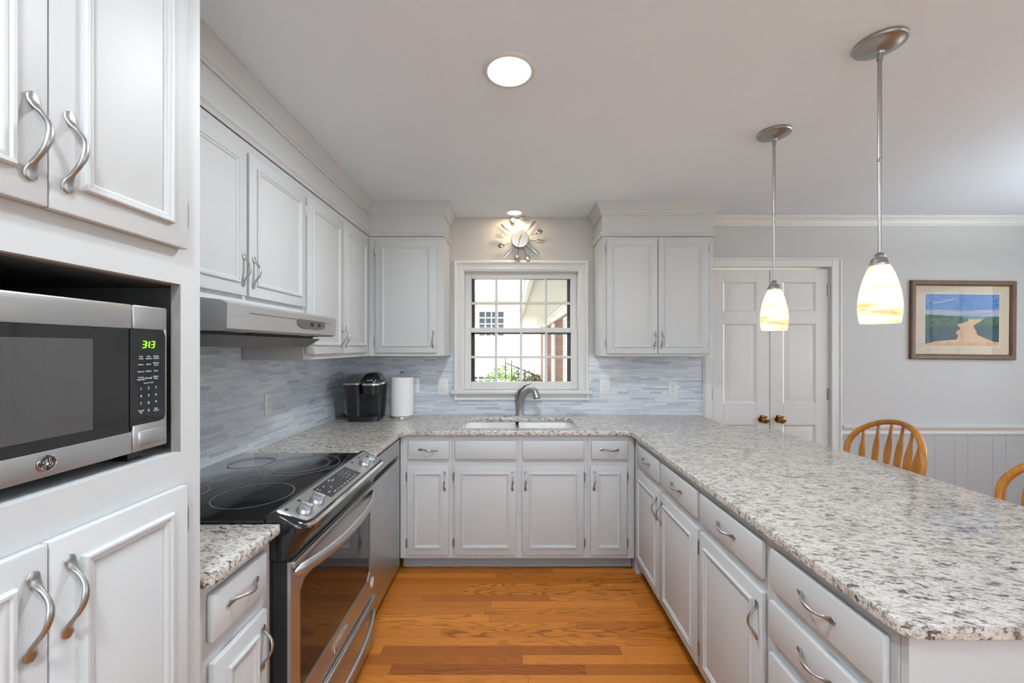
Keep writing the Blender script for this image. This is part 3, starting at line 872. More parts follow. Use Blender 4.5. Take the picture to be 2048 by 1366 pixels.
# sloping control fascia, front corners rounded in plan
def fascia(prof, xa, xb, y_in, r, name, mtl, par, n=9):
    secs = []
    ts = [xa + r * (1 - math.cos(PI / 2 * k / n)) for k in range(n + 1)]
    ts = ts + [xa + xb - q for q in reversed(ts)]
    for x in ts:
        d = min(x - xa, xb - x); ret = 0 if d >= r else r - math.sqrt(max(0, r * r - (r - d) ** 2))
        ym = min(p[0] for p in prof); k = (ym + ret - y_in) / (ym - y_in)
        secs.append([(x, y_in + (p[0] - y_in) * k if p[0] < y_in else p[0], p[1]) for p in prof])
    return MB().loft(secs).build(name, mtl, par, smooth=30)
fa = fascia([(.012, .916), (.012, .936), (-.004, .943), (-.018, .942), (-.103, .908), (-.114, .900), (-.118, .890), (-.112, .875), (-.088, .845), (-.070, .815), (-.062, .800), (.012, .800)], .0005, RW + .004, .0, .05, 'control_fascia', M['gloss'], rg)
m = fascia([(-.012, .9425), (-.014, .9452), (-.106, .9095), (-.105, .9062)], .012, RW - .012, -.012, .048, 'control_plate', M['steel'], rg)
m = fascia([(-.1125, .9015), (-.1135, .9045), (-.1205, .8965), (-.1185, .892)], .004, RW - .004, -.01, .052, 'lip_trim', M['chrome'], rg)
sl = Vector((0, -.092, -.0357)).normalized(); sn = Vector((0, -.0357, .092)).normalized()
def on_slope(x, s, h=0.0): return Vector((x, -.014, .9452)) + sl * s + sn * h
def slope_mx(x, s, h=0.0):
    mx = Matrix((Vector((1, 0, 0)), -sl, sn)).transposed().to_4x4(); mx.translation = on_slope(x, s, h); return mx
m = MB(); m.box(.213, -.0365, 0, .490, .0365, .0012, mx=slope_mx(0, .048)); dsp = m.build('display', M['gloss'], rg, smooth=0)
m = MB()
for i, ch in enumerate('123456789'):
    m.mesh(text_mesh(ch, .010), slope_mx(.40 + .018 * (i // 3), .028 + .015 * (i % 3), .0015) @ Matrix.Rotation(0, 4, 'Z'))
m.mesh(text_mesh('0', .010), slope_mx(.454, .043, .0015))
for x, s, wd in ((.225, .024, .010), (.225, .034, .010), (.24, .062, .016), (.262, .074, .018), (.29, .074, .012), (.315, .076, .016), (.345, .076, .02), (.372, .076, .014), (.32, .022, .018), (.335, .03, .02), (.40, .075, .010), (.425, .075, .010), (.45, .075, .010), (.26, .03, .012), (.28, .05, .012)):
    m.box(-wd / 2, -.0012, 0, wd / 2, .0012, .0005, mx=slope_mx(x, s, .0013))
m.build('legend', M['keys'], dsp, smooth=0)
for x in (.068, .150, .594, .676):
    m = MB(); mx = slope_mx(x, .060, .0)
    m.lathe([(0, 0), (.024, 0), (.025, .004), (.0225, .010), (.021, .012), (0, .012)], 28, mx)
    m.prism(rounded([(-.007, -.021), (.007, -.021), (.007, .021), (-.007, .021)], [.006] * 4), .010, .030, .0025, 2, mx)
    m.build('knob', M['steel'], rg)
m = MB()
for x in (.04, .115, .56, .64): m.box(-.006, -.005, 0, .006, .005, .0006, mx=slope_mx(x, .016, 0))
m.build('burner_icon', M['ink'], rg, smooth=0)
# oven door
DFY = -.060
m = MB()
z0, z1 = .258, .792
ox0, ox1, ix0, ix1, iz0, iz1, q = .006, RW - .006, .062, RW - .056, .352, .700, .028
m.plate([(ix0, z0), (ix1, z0), (ox1, iz0), (ox1, iz1), (ix1, z1), (ix0, z1), (ox0, iz1), (ox0, iz0)],
        [(ix0 + q, iz0), (ix1 - q, iz0), (ix1, iz0 + q), (ix1, iz1 - q), (ix1 - q, iz1), (ix0 + q, iz1), (ix0, iz1 - q), (ix0, iz0 + q)], DFY, DFY + .010, [(ox1, z0), (ox1, z1), (ox0, z1), (ox0, z0)])
od = m.build('oven_door', M['steel'], rg, smooth=0)
m = MB(); m.box(.007, DFY + .010, z0 + .001, RW - .007, -.002, z1 - .001); m.build('door_core', M['black'], od, smooth=0)
m = MB(); m.box(.055, DFY + .004, .345, RW - .05, DFY + .010, .708); m.build('oven_window', M['gloss'], od, smooth=0)
def bow_handle(x0, x1, z, y, bulge, sag, wz, wy, name, par):
    pts = []; rad = []; n = 28
    for i in range(n + 1):
        u = i / n; s = 1 - abs(2 * u - 1) ** 2.4
        pts.append((x0 + (x1 - x0) * u, y - bulge * s, z - sag * s)); e = min(1, min(u, 1 - u) / .05 + .35)
        rad.append((wz * e, wy * e))
    h = MB(); h.tube(pts, rad, 14, up=(0, -1, 0)); return h.build(name, M['steel'], par)
bow_handle(.020, RW - .020, .752, DFY - .004, .048, .012, .019, .010, 'handle', od)
m = MB(); m.box(.012, DFY - .010, .768, RW - .012, DFY + .002, .790, .004, 2); m.build('top_rail', M['steel'], od)
m = MB(); m.box(.300, DFY - .008, .292, .425, DFY + .001, .322, .003, 2); pl = m.build('badge', M['chrome'], od)
m = MB()
for i in range(9): m.box(.312 + i * .0118, DFY - .0092, .300, .320 + i * .0118, DFY - .0078, .314, .0005)
m.build('raised_lettering', M['steel'], pl)
m = MB(); m.lathe([(0, 0), (.023, 0), (.023, .0012), (0, .0014)], 28, Matrix.Translation((RW - .032, DFY, .318)) @ toward((0, -1, 0))); m.build('sticker', M['white'], od)
m = MB(); m.box(.006, DFY - .004, .02, RW - .006, -.002, .246, .004, 2); m.box(.006, DFY - .014, .216, RW - .006, DFY, .246, .006, 2)
dr = m.build('warming_drawer', M['steel'], rg)
bow_handle(.030, RW - .030, .185, DFY - .008, .040, .010, .012, .010, 'handle', dr)
for q in ((.015, DFY + .012, .246, RW - .015, -.001, .258), (.01, -.05, .79, RW - .01, -.001, .80)):
    m = MB(); m.box(*q); m.build('gap_seal', M['black'], rg, smooth=0)

# ------------------------------------------------------------------ dishwasher
dw = thing('dishwasher', 'stainless dishwasher between range and sink cabinets', 'dishwasher', (-.720, 1.996, 0), PI / 2)
DW = .600
m = MB(); m.box(.003, .03, .06, DW - .003, .58, .868); m.box(.0, .010, .862, DW, .05, .882); m.build('tub', M['black'], dw, smooth=0)
m = MB(); pz0, pz1, sx0, sx1 = .742, .772, .03, .572
for q in ((.002, .055, DW - .002, pz0), (.002, pz1, DW - .002, .862), (.002, pz0, sx0, pz1), (sx1, pz0, DW - .002, pz1)): m.box(q[0], 0, q[1], q[2], .029, q[3])
m.build('front_panel', M['steel'], dw, smooth=0)
m = MB(); m.box(sx0, .022, pz0, sx1, .029, pz1); m.box(sx0, .004, pz1 - .004, sx1, .024, pz1); m.build('handle_pocket', M['black'], dw, smooth=0)
m = MB(); m.box(sx0 - .004, -.004, pz0 - .012, sx1 + .004, .004, pz0 + .001, .003, 2); m.build('grip_edge', M['steel'], dw)
m = MB(); m.box(0, .045, 0, DW, .06, .06); m.build('toe_panel', M['black'], dw, smooth=0)

# ------------------------------------------------------------------ range hood
hood = thing('range_hood', 'stainless under-cabinet range hood above the cooktop', 'range hood', (XL + .010, 1.236, 0), PI / 2)
HW = .760
def hx(X): return -(X - (XL + .010))
def extr(prof, x0, x1):
    return [[(x, hx(X), z) for X, z in prof] for x in (x0, x1)]
m = MB(); m.loft(extr([(XL + .011, 1.609), (-1.030, 1.609), (-.885, 1.592), (-.866, 1.582), (-.868, 1.505), (-.884, 1.498), (XL + .011, 1.500)], 0, HW))
hb = m.build('shell', M['steel2'], hood, smooth=20)
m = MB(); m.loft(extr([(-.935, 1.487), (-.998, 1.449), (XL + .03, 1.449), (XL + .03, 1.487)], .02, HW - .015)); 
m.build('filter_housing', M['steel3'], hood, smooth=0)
m = MB(); m.box(.03, hx(XL + .03), 1.487, HW - .03, hx(-.965), 1.4995); m.build('shade_spacer', M['dark'], hood, smooth=0)  # dark spacer, paints the shadow gap above the filter housing
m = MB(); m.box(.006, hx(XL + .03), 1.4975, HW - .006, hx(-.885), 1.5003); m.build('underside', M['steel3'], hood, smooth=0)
m = MB(); m.prism(rounded([(.405, 1.538), (.44, 1.524), (.585, 1.524), (.638, 1.532), (.644, 1.562), (.402, 1.562)], [.008, .03, .03, .01, .006, .006]), 0, .0025, 0, mx=Matrix.Translation((0, hx(-.8665), 0)) @ Matrix.Rotation(PI / 2, 4, 'X'))
cp = m.build('control_plate', mat('hood_plate', (.09, .09, .09, 1), .4), hood, smooth=0)
for x in (.520, .585):
    m = MB(); m.box(x - .012, hx(-.8600), 1.537, x + .008, hx(-.866), 1.553, .002); m.build('rocker_switch', M['black'], cp)
m = MB(); m.box(.105, hx(-.8665), 1.558, .395, hx(-.8652), 1.5605); m.box(.652, hx(-.8665), 1.556, .70, hx(-.8652), 1.558); m.build('score_line', M['dark'], hood, smooth=0)
for x in (.13, .56):
    m = MB(); m.lathe([(0, -.004), (.022, -.003), (.030, 0), (.0, 0)], 24, Matrix.Translation((x, hx(-.915), 1.4995))); m.build('lamp_lens', M['lens_off'], hood)
    m = MB(); m.box(x + .07, hx(-.91), 1.494, x + .115, hx(-.94), 1.4995, .002); m.build('filter_latch', M['black'], hood)

# ------------------------------------------------------------------ microwave
mw = thing('microwave', 'stainless and black countertop microwave in the tall cabinet niche', 'microwave', (-.715, .360, NZ0), PI / 2)
zb = .022; H = .302; MWW = .483; SP = .406      # feet, top, width, door/panel split
m = MB(); m.box(.004, .022, zb, MWW - .004, .37, H - .004, .004); m.build('case', M['black'], mw)
for x in (.04, MWW - .04):
    for y in (.03, .31):
        m = MB(); m.box(x - .015, y, .0005, x + .015, y + .03, zb + .002); m.build('foot', M['black'], mw)
zt, zl = H - .046, zb + .041
m = MB()
m.box(0, 0, zt, SP - .0008, .022, H, .003, 2); m.box(0, 0, zb, SP - .0008, .022, zl, .003, 2)
dd = m.build('door', M['steel'], mw)
m = MB(); m.box(0, .0012, zl, SP - .006, .021, zt); m.build('window', M['gloss'], dd, smooth=0)
def meshmat():
    mm = mat('microwave_screen', (.03, .03, .03, 1), .25, coat=.8); t = NT(mm)
    X, Y, Z = t.xyz(t.obj())
    a = t.math('SINE', t.math('MULTIPLY', X, 2200.0)); c = t.math('SINE', t.math('MULTIPLY', Z, 2200.0))
    v = t.math('MULTIPLY', a, c)
    t.l.new(t.ramp(v, [(.0, (.035,) * 3), (.6, (.11,) * 3)]), pb(mm).inputs['Base Color']); return mm
m = MB(); m.box(.0, .0006, zl + .018, SP - .072, .0014, zt - .020); m.build('screen', meshmat(), dd, smooth=0)
m = MB(); m.lathe([(0, 0), (.0128, 0), (.0128, .0016), (.0118, .0022), (0, .0022)], 36, Matrix.Translation((.264, 0, zb + .022)) @ toward((0, -1, 0)))
em = m.build('emblem', M['ink'], dd)
m = MB(); R0 = .0128
def gept(px, py): return (.264 + (px - 790) / 330 * R0 * .95, -.0024, zb + .022 + (690 - py) / 330 * R0 * .95 + (px - 790) / 330 * R0 * .0)
for stroke in ([(690, 600), (740, 540), (765, 570), (720, 650), (650, 670), (615, 640), (650, 610), (700, 660), (770, 640), (765, 720), (735, 800), (680, 880), (620, 905), (585, 870), (620, 800), (690, 750), (760, 700)],
               [(900, 540), (930, 505), (890, 490), (850, 550), (865, 610), (920, 635), (855, 650), (810, 720), (805, 800), (860, 850), (935, 825), (972, 755), (940, 695), (890, 715), (890, 765), (920, 770)]):
    m.tube(smooth_path([gept(*q) for q in stroke]), .00055, 6)
for a0 in range(4):
    arc = [(.264 + R0 * .90 * math.cos(PI / 2 * a0 + .25 + k * .13), -.0024, zb + .022 + R0 * .90 * math.sin(PI / 2 * a0 + .25 + k * .13)) for k in range(9)]
    arc.append((.264 + R0 * .76 * math.cos(PI / 2 * a0 + .25 + 8.6 * .13), -.0024, zb + .022 + R0 * .76 * math.sin(PI / 2 * a0 + .25 + 8.6 * .13)))
    m.tube(arc, .0006, 6)
m.tube([(.264 + R0 * math.cos(2 * PI * k / 40), -.0014, zb + .022 + R0 * math.sin(2 * PI * k / 40)) for k in range(40)], .0006, 6, closed=True)
m.build('monogram', M['chrome'], em)
# control panel
px0, px1 = SP + .0008, MWW
m = MB()
m.box(px0, 0, zt, px1, .022, H, .003, 2); m.box(px0, 0, zb, px1, .022, zl + .012, .003, 2); m.box(px1 - .007, 0, zl + .006, px1, .022, zt + .004, .003, 2)
cpn = m.build('control_panel', M['steel'], mw)
m = MB(); m.prism(rounded([(px0 - .006, -zt), (px1 - .005, -zt), (px1 - .005, -(zl + .010)), (px0 - .006, -(zl + .010))], [0, .016, .016, 0]), -.0003, .021, 0, mx=Matrix.Rotation(-PI / 2, 4, 'X') )
m.build('keypad', M['gloss'], cpn, smooth=0)
m = MB(); m.box(px0 + .010, -.003, zb + .010, px1 - .004, .004, zb + .038, .003, 2)
m.build('open_button', M['steel'], cpn)
# clock digits 3:13 in seven-segment bars
m = MB()
def seg7(x, z, segs, w=.0062, h=.0125, t=.0017):
    pos = {'a': (0, h, w, 0), 'g': (0, h / 2, w, 0), 'd': (0, 0, w, 0), 'f': (0, h / 2, 0, h / 2), 'b': (w, h / 2, 0, h / 2), 'e': (0, 0, 0, h / 2), 'c': (w, 0, 0, h / 2)}
    for s in segs:
        a, c, dx, dz = pos[s]; sh = .12
        p = [(x + a + c * sh, z + c), (x + a + dx + (c + dz) * sh, z + c + dz)]
        m.tube([(p[0][0], -.0012, p[0][1]), (p[1][0], -.0012, p[1][1])], t / 2, 6)
zz = .2205
seg7(.4255, zz, 'abgcd'); seg7(.4330, zz, 'bc'); seg7(.4440, zz, 'abgcd')
for dz in (.0038, .0088): m.box(.4348, -.0016, zz + dz, .4362, -.0006, zz + dz + .0014)
m.build('clock_display', M['led'], cpn)
m = MB(); cx = [.4225, .4390, .4555]; zr = .2015
rows = [('Time\nCook', 'Time\nDefrost', 'Weight\nDefrost'), ('Power', 'Clock', 'Kitchen\nTimer'), ('Popcorn', 'Potato', 'Pizza'), ('Frozen\nVegetable', 'Beverage', 'Dinner\nPlate')]
for i, r in enumerate(rows):
    for xk, s in zip(cx, r): m.mesh(text_mesh(s, .0042), face_mx(xk, -.0008, zr - i * .0134))
m.mesh(text_mesh('Express Cook', .0036), face_mx(.4390, -.0008, zr - .0495))
for i, r in enumerate(('123', '456', '789')):
    for xk, s in zip(cx, r): m.mesh(text_mesh(s, .0072), face_mx(xk, -.0008, zr - .0600 - i * .0145))
for xk, s, sz in zip(cx, ('Cancel\nOff', '0', 'Start\n+30 Sec'), (.0042, .0072, .0040)): m.mesh(text_mesh(s, sz), face_mx(xk, -.0008, zr - .1040))
m.build('key_legend', M['keys'], cpn, smooth=0)

# ------------------------------------------------------------------ coffee maker
cf = thing('coffee_maker', 'black and silver single-cup coffee maker in the worktop corner', 'coffee maker', (-1.075, 3.035, ZT), 0.12)
def rr(x0, x1, y0, y1, r, z): return [(x, y, z) for x, y in rounded([(x0, y0), (x1, y0), (x1, y1), (x0, y1)], [r] * 4)]
m = MB(); m.loft([rr(-.100, .100, -.03, .135, .03, 0), rr(-.112, .108, -.035, .140, .03, .12), rr(-.120, .116, -.04, .145, .03, .262)])
m.build('body', M['black'], cf)
m = MB(); m.loft([rr(-.095, .098, -.128, .0, .04, 0), rr(-.095, .098, -.128, .0, .04, .036), rr(-.09, .094, -.122, .0, .04, .040)]); m.build('drip_tray', M['black'], cf)
m = MB(); m.loft([rr(-.118, -.030, -.120, -.02, .02, .0), rr(-.130, -.030, -.135, -.02, .02, .15), rr(-.142, -.030, -.150, -.02, .02, .270)]); m.build('water_tank', M['gloss'], cf)
m = MB(); m.loft([rr(-.146, -.026, -.156, .10, .03, .268), rr(-.146, -.026, -.156, .10, .03, .278), rr(-.138, -.034, -.10, .10, .03, .312), rr(-.125, -.045, -.03, .09, .03, .328)])
m.build('tank_lid', mat('coffee_silver', (.36, .36, .365, 1), .32, .8), cf)
m = MB(); m.loft([rr(-.018, .100, -.140, .06, .045, .195), rr(-.022, .106, -.150, .06, .05, .262)]); m.build('brew_head', M['black'], cf)
m = MB(); m.loft([rr(-.024, .110, -.156, .06, .05, .262), rr(-.024, .110, -.156, .06, .05, .274), rr(-.018, .105, -.148, .06, .05, .280)]); m.build('silver_band', mat('band_silver', (.60, .60, .61, 1), .25, .9), cf)
secs = []
for k in range(9):
    a = k / 8 * PI / 2; s = math.cos(a)
    secs.append(rr(.042 - .072 * (.25 + .75 * s), .042 + .068 * (.25 + .75 * s), -.005 - .135 * (.2 + .8 * s), .02 + .10 * (.3 + .7 * s), .02 + .03 * s, .279 + .070 * math.sin(a)))
m = MB(); m.loft(secs); m.build('brew_lid', M['gloss'], cf)
m = MB(); m.mesh(text_mesh('KEURIG', .0125), Matrix.Translation((.044, -.1425, .297)) @ Matrix.Rotation(math.radians(72), 4, 'X')); m.build('lettering', M['keys'], cf, smooth=0)
m = MB(); m.box(.082, -.06, .262, .122, .02, .274, .003, 2); m.build('button_panel', mat('silver_buttons', (.7, .7, .7, 1), .4), cf)
m = MB(); m.tube([(-.11, .10, .02), (-.15, .09, .014), (-.17, .06, .009), (-.19, .06, .013), (-.205, .09, .009), (-.21, .13, .02)], .007, 10); m.build('power_cord', M['red'], cf)

# ------------------------------------------------------------------ paper towels
ph = thing('paper_towel_holder', 'chrome upright paper towel holder next to the coffee maker', 'paper towel holder', (-.845, 3.120, ZT))
m = MB(); m.lathe([(0, 0), (.095, 0), (.098, .004), (.096, .010), (.080, .014), (0, .014)], 48); m.build('base', M['chrome'], ph)
m = MB(); m.cyl((0, 0, .014), (0, 0, .318), .008); m.build('rod', M['chrome'], ph)
m = MB(); m.lathe([(0, .309), (.010, .311), (.012, .316), (.009, .321), (.017, .328), (.0195, .337), (.016, .346), (.008, .351), (0, .352)], 24); m.build('finial', M['chrome'], ph)
def towel():
    mm = mat('paper_towel', (.80, .80, .785, 1), .9); t = NT(mm)
    n = t.new('ShaderNodeTexVoronoi'); n.inputs['Scale'].default_value = 170; t.l.new(t.obj(), n.inputs['Vector'])
    t.l.new(t.bump(n.outputs['Distance'], .2, .001), pb(mm).inputs['Normal']); return mm
m = MB(); m.lathe([(.020, 0), (.084, 0), (.0865, .003), (.0865, .287), (.084, .290), (.020, .290), (.020, 0)], 48)
tag(m.build('paper_towel_roll', towel(), loc=(-.845, 3.120, ZT + .015)), 'white paper towel roll standing on the chrome holder', 'paper towels')

# ------------------------------------------------------------------ outlets and switches
def plate(name, label, cat, loc, rz, kind, w=.072, h=.118):
    t = thing(name, label, cat, loc, rz)
    m = MB(); m.box(-w / 2, -.006, -h / 2, w / 2, 0, h / 2, .0025, 2); m.build('cover_plate', M['white'], t)
    if kind == 'outlet':
        for z in (-.020, .020):
            m = MB(); m.prism(rounded([(-.0165, -.0145), (.0165, -.0145), (.0165, .0145), (-.0165, .0145)], [.007] * 4), 0, .002, .0005, 1, face_mx(0, -.006, z))
            r = m.build('receptacle', M['white'], t)
            m = MB(); m.box(-.0075, -.0086, z - .001, -.0050, -.0079, z + .008); m.box(.0050, -.0086, z - .001, .0075, -.0079, z + .008); m.cyl((0, -.0079, z - .007), (0, -.0086, z - .007), .0026, seg=10)
            m.build('slot', M['ink'], r, smooth=0)
        sc = (0,)
    else:
        m = MB(); m.box(-.0055, -.0075, -.012, .0055, -.005, .012, .001); m.box(-.004, -.018, -.001, .004, -.006, .008, .002, 2); m.build('toggle', M['white'], t)
        sc = (-.030, .030)
    for z in sc:
        m = MB(); m.cyl((0, -.006, z), (0, -.0072, z), .003, seg=12); m.build('screw', M['hinge'], t)
plate('outlet', 'white outlet on the mosaic behind the range', 'outlet', (XL + .008, 2.217, 1.137), PI / 2, 'outlet')
plate('outlet', 'white outlet on the mosaic beside the double door casing', 'outlet', (1.268, YB - .008, 1.122), 0, 'outlet')
plate('outlet', 'white outlet half hidden behind the paper towel roll', 'outlet', (-.772, YB - .008, 1.145), 0, 'outlet')
plate('light_switch', 'white light switch between paper towels and window', 'light switch', (-.552, YB - .008, 1.135), 0, 'switch', .086, .132)
plate('light_switch', 'white light switch under the two-door upper cabinet beside the window', 'light switch', (.730, YB - .008, 1.135), 0, 'switch', .086, .132)

# ------------------------------------------------------------------ cutlery clock
ck = thing('cutlery_clock', 'silver wall clock rayed with spoons, forks and knives above the window', 'clock', (.058, YB, 2.298))
m = MB(); m.lathe([(0, 0), (.060, 0), (.060, .032), (.068, .034), (.070, .040), (.066, .043), (0, .043)], 48, toward((0, -1, 0))); dial = m.build('dial', nickel('clock_metal', (.50, .48, .45, 1), .34), ck)
CM = M['clk'] = mat('cutlery_metal', (.36, .35, .33, 1), .3, 1.0)
m = MB(); m.box(-.0022, -.046, -.062, .0022, -.0445, .012, mx=Matrix.Rotation(.25, 4, 'Y')); m.build('minute_hand', M['ink'], dial, smooth=0)
m = MB(); m.box(-.0028, -.0485, -.008, .0028, -.047, .036, mx=Matrix.Rotation(.45, 4, 'Y')); m.build('hour_hand', M['ink'], dial, smooth=0)
def utensil(kind, ang, R):
    mx = Matrix.Rotation(-math.radians(ang - 90), 4, 'Y')       # local +z points along the ray
    m = MB(); yb = -.028
    if kind in ('spoon', 'fork', 'strainer'):
        m.tube([(0, yb, .05), (0, yb - .002, R - (.060 if kind == 'spoon' else .065 if kind == 'fork' else .047))], [.0022, .0026], 8, mx=mx)
    if kind == 'spoon':
        pts = [(0, yb - .002 - .006 * math.sin(PI * k / 16), R - .062 + .062 * k / 16) for k in range(17)]
        m.tube(pts, [(max(.0022, .0185 * math.sqrt(max(0, 1 - ((k / 16 - .54) / .465) ** 2))), .0026) for k in range(17)], 14, up=(0, -1, 0), mx=mx)
    if kind == 'fork':
        m.tube([(0, yb - .002, R - .072), (0, yb - .003, R - .060), (0, yb - .003, R - .045)], [(.003, .002), (.014, .002), (.0155, .002)], 10, up=(0, -1, 0), mx=mx)
        for x in (-.0125, -.0042, .0042, .0125): m.tube([(x, yb - .003, R - .047), (x, yb - .001, R - .02), (x * .95, yb - .006, R)], [.0021, .0019, .0012], 6, mx=mx)
    if kind == 'knife':
        m.tube([(0, yb, .055), (0, yb, R - .085), (.0, yb, R - .06), (.001, yb, R - .03), (.002, yb, R - .008), (.003, yb, R)], [(.003, .002), (.005, .002), (.0105, .0018), (.0115, .0016), (.009, .0014), (.002, .001)], 10, up=(0, -1, 0), mx=mx)
    if kind == 'strainer':
        for r in (.024, .016, .008):
            m.tube([(r * math.cos(2 * PI * k / 24), yb - .004 - (.024 - r) * .4, R - .024 + r * math.sin(2 * PI * k / 24)) for k in range(24)], .0018, 6, closed=True, mx=mx)
        for k in range(6):
            a = PI * k / 6; m.tube([(.024 * math.cos(a), yb - .004, R - .024 + .024 * math.sin(a)), (0, yb - .012, R - .024), (-.024 * math.cos(a), yb - .004, R - .024 - .024 * math.sin(a))], .0012, 5, mx=mx)
    m.build(kind, CM, ck)
for kd, an, R in (('strainer', 81, .192), ('knife', 50, .190), ('spoon', 20, .190), ('fork', -6, .198), ('knife', -38, .195), ('spoon', -68, .190), ('strainer', -97, .182), ('knife', -130, .193), ('spoon', -161, .182), ('fork', 172, .196), ('knife', 142, .190), ('spoon', 111, .190)):
    utensil(kd, an, R)

# ------------------------------------------------------------------ lamps
def recessed(label, x, y, r, rt, lens, watts, col):
    t = thing('recessed_light', label, 'ceiling light', (x, y, CEIL))
    m = MB(); m.lathe([(r, .0), (r + .004, -.006), (rt - .006, -.005), (rt, -.001), (rt, .0)], 48); m.build('trim_ring', M['trim'], t)
    m = MB(); m.lathe([(0, -.003), (r * .8, -.003), (r, -.0015)], 48); m.build('lens', lens, t)
    l = bpy.data.lights.new('lamp', 'AREA'); l.shape = 'DISK'; l.size = r * 2; l.energy = watts; l.color = col
    o = bpy.data.objects.new('lamp', l); COL.objects.link(o); o.parent = t; o.location = (0, 0, -.009)
recessed('lit recessed ceiling light over the middle of the kitchen floor', -.012, 1.522, .078, .100, M['lens'], CAN_W, (.87, .94, 1))
recessed('lit recessed ceiling light above the cutlery clock', .015, 3.115, .052, .062, M['lens_warm'], 3.6, (1, .76, .46))
recessed('added, unseen recessed ceiling light behind the viewer, filling the peninsula fronts', -.25, -.15, .078, .100, M['lens'], CAN_W * .85, (.87, .94, 1))  # unseen light, added to brighten the peninsula fronts

def pendant(label, x, y):
    t = thing('pendant_light', label, 'pendant light', (x, y, CEIL))
    m = MB(); m.lathe([(.073, 0), (.074, -.008), (.071, -.013), (.060, -.016), (.052, -.022), (.034, -.030), (.014, -.034), (.011, -.040), (0, -.040)], 48); m.build('canopy', M['pendmetal'], t)
    m = MB()
    for a in (.9, .9 + PI): m.lathe([(.004, 0), (.004, -.003), (.002, -.005), (0, -.005)], 10, Matrix.Translation((.061 * math.cos(a), .061 * math.sin(a), -.0145)))
    m.build('screw', M['pendmetal'], t)
    m = MB(); m.cyl((0, 0, -.036), (0, 0, -.062), .0085); m.cyl((0, 0, -.060), (0, 0, -.066), .0065); m.build('swivel', M['pendmetal'], t)
    m = MB(); m.cyl((0, 0, -.064), (0, 0, -.40), .0062); m.cyl((0, 0, -.399), (0, 0, -.722), .0054); m.lathe([(.0062, 0), (.0075, .002), (.0075, .010), (.0062, .012)], 16, Matrix.Translation((0, 0, -.405))); m.build('rod', M['pendmetal'], t)
    m = MB(); m.lathe([(.006, -.712), (.012, -.716), (.016, -.722), (.014, -.729), (.019, -.731), (.024, -.737), (.026, -.746), (.029, -.750), (.029, -.757), (0, -.757)], 32); m.build('socket_cap', M['pendmetal'], t)
    prof = [(.024, -.752), (.031, -.764), (.040, -.788), (.0485, -.818), (.055, -.850), (.0588, -.884), (.0588, -.912), (.0562, -.936), (.053, -.952)]
    m = MB(); m.lathe(prof + [(r - .003, z) for r, z in reversed(prof)], 48); m.build('lamp_shade', M['shade'], t)
    m = MB(); m.lathe([(0, -.77), (.012, -.775), (.013, -.80), (.020, -.83), (.023, -.85), (.020, -.872), (.010, -.884), (0, -.886)], 20); m.build('bulb', M['bulb'], t)
    l = bpy.data.lights.new('lamp', 'POINT'); l.energy = .45; l.shadow_soft_size = .012; l.color = (1, .84, .62)
    o = bpy.data.objects.new('lamp', l); COL.objects.link(o); o.parent = t; o.location = (0, 0, -.902)
pendant('lit pendant with swirled cream glass shade, in front of the framed picture', 1.245, 1.380)
pendant('lit pendant with swirled cream glass shade, in front of the double doors', 1.258, 1.957)

def bowl_lamp(label, x, y, watts):
    dl = thing('bowl_lamp', label, 'ceiling lamp', (x, y, CEIL))
    m = MB(); m.lathe([(.06, 0), (.06, -.015), (.015, -.03), (.006, -.035), (.006, -.42), (0, -.42)], 24); m.build('stem', M['pendmetal'], dl)
    m = MB(); m.lathe([(0, -.46), (.10, -.45), (.16, -.42), (.19, -.37), (.186, -.37), (.155, -.412), (.10, -.44), (0, -.45)], 40); m.build('bowl', M['white'], dl)
    l = bpy.data.lights.new('lamp', 'POINT'); l.energy = watts; l.shadow_soft_size = .03; l.color = (.74, .89, 1)
    o = bpy.data.objects.new('lamp', l); COL.objects.link(o); o.parent = dl; o.location = (0, 0, -.405)
bowl_lamp('hanging bowl lamp over the dining side, beyond the pendants', 3.60, 1.70, 95.0)
bowl_lamp('added, unseen bowl lamp behind the viewer, brightening the ceiling', .35, -1.35, 380.0)  # unseen uplight, added to lift the ceiling brightness

# ------------------------------------------------------------------ framed picture
pc = thing('framed_picture', 'framed beach path picture in a walnut frame on the dining wall', 'picture', (3.560, YB, 1.662), 0)
FW, FH = .415, .312
ry = math.radians(.6)
pc.rotation_euler = (0, ry, 0)
m = MB(); m.rings(-FW, -FH, FW, FH, [(0, .0), (0, .020), (.006, .026), (.032, .024), (.040, .014), (.042, .008)]); m.build('frame', M['framewood'], pc)
m = MB(); m.box(-FW + .03, -.007, -FH + .03, FW - .03, -.001, FH - .03); m.build('mat_board', mat('mat_board', (.66, .56, .45, 1), .8), pc, smooth=0)
m = MB(); m.rings(-.299, -.212, .299, .212, [(0, .0072), (0, .0082), (.006, .0082), (.006, .0072)]); m.build('mat_bevel', mat('mat_core', (.80, .78, .72, 1), .8), pc, smooth=0)
def art(name, c1, c2, sc, st=(1, 1, 1)):
    mm = mat(name, c1, .75); t = NT(mm); n = t.noise(t.mapping(t.obj(), st), sc * 2.2, 5, .68, .6); t.l.new(t.ramp(n, [(.36, c1), (.62, c2)]), pb(mm).inputs['Base Color']); return mm
am = [art('art_sky', srgb(70, 120, 185), srgb(120, 160, 205), 6, (1, 1, 3)), art('art_cloud', srgb(150, 165, 195), srgb(195, 190, 200), 14, (1, 1, 5)), art('art_sea', srgb(70, 130, 140), srgb(110, 165, 165), 12, (1, 1, 6)),
      art('art_dune', srgb(40, 70, 60), srgb(95, 130, 90), 22), art('art_shadow_dune', srgb(38, 62, 72), srgb(70, 98, 105), 18), art('art_sand', srgb(205, 170, 135), srgb(228, 195, 160), 10)]
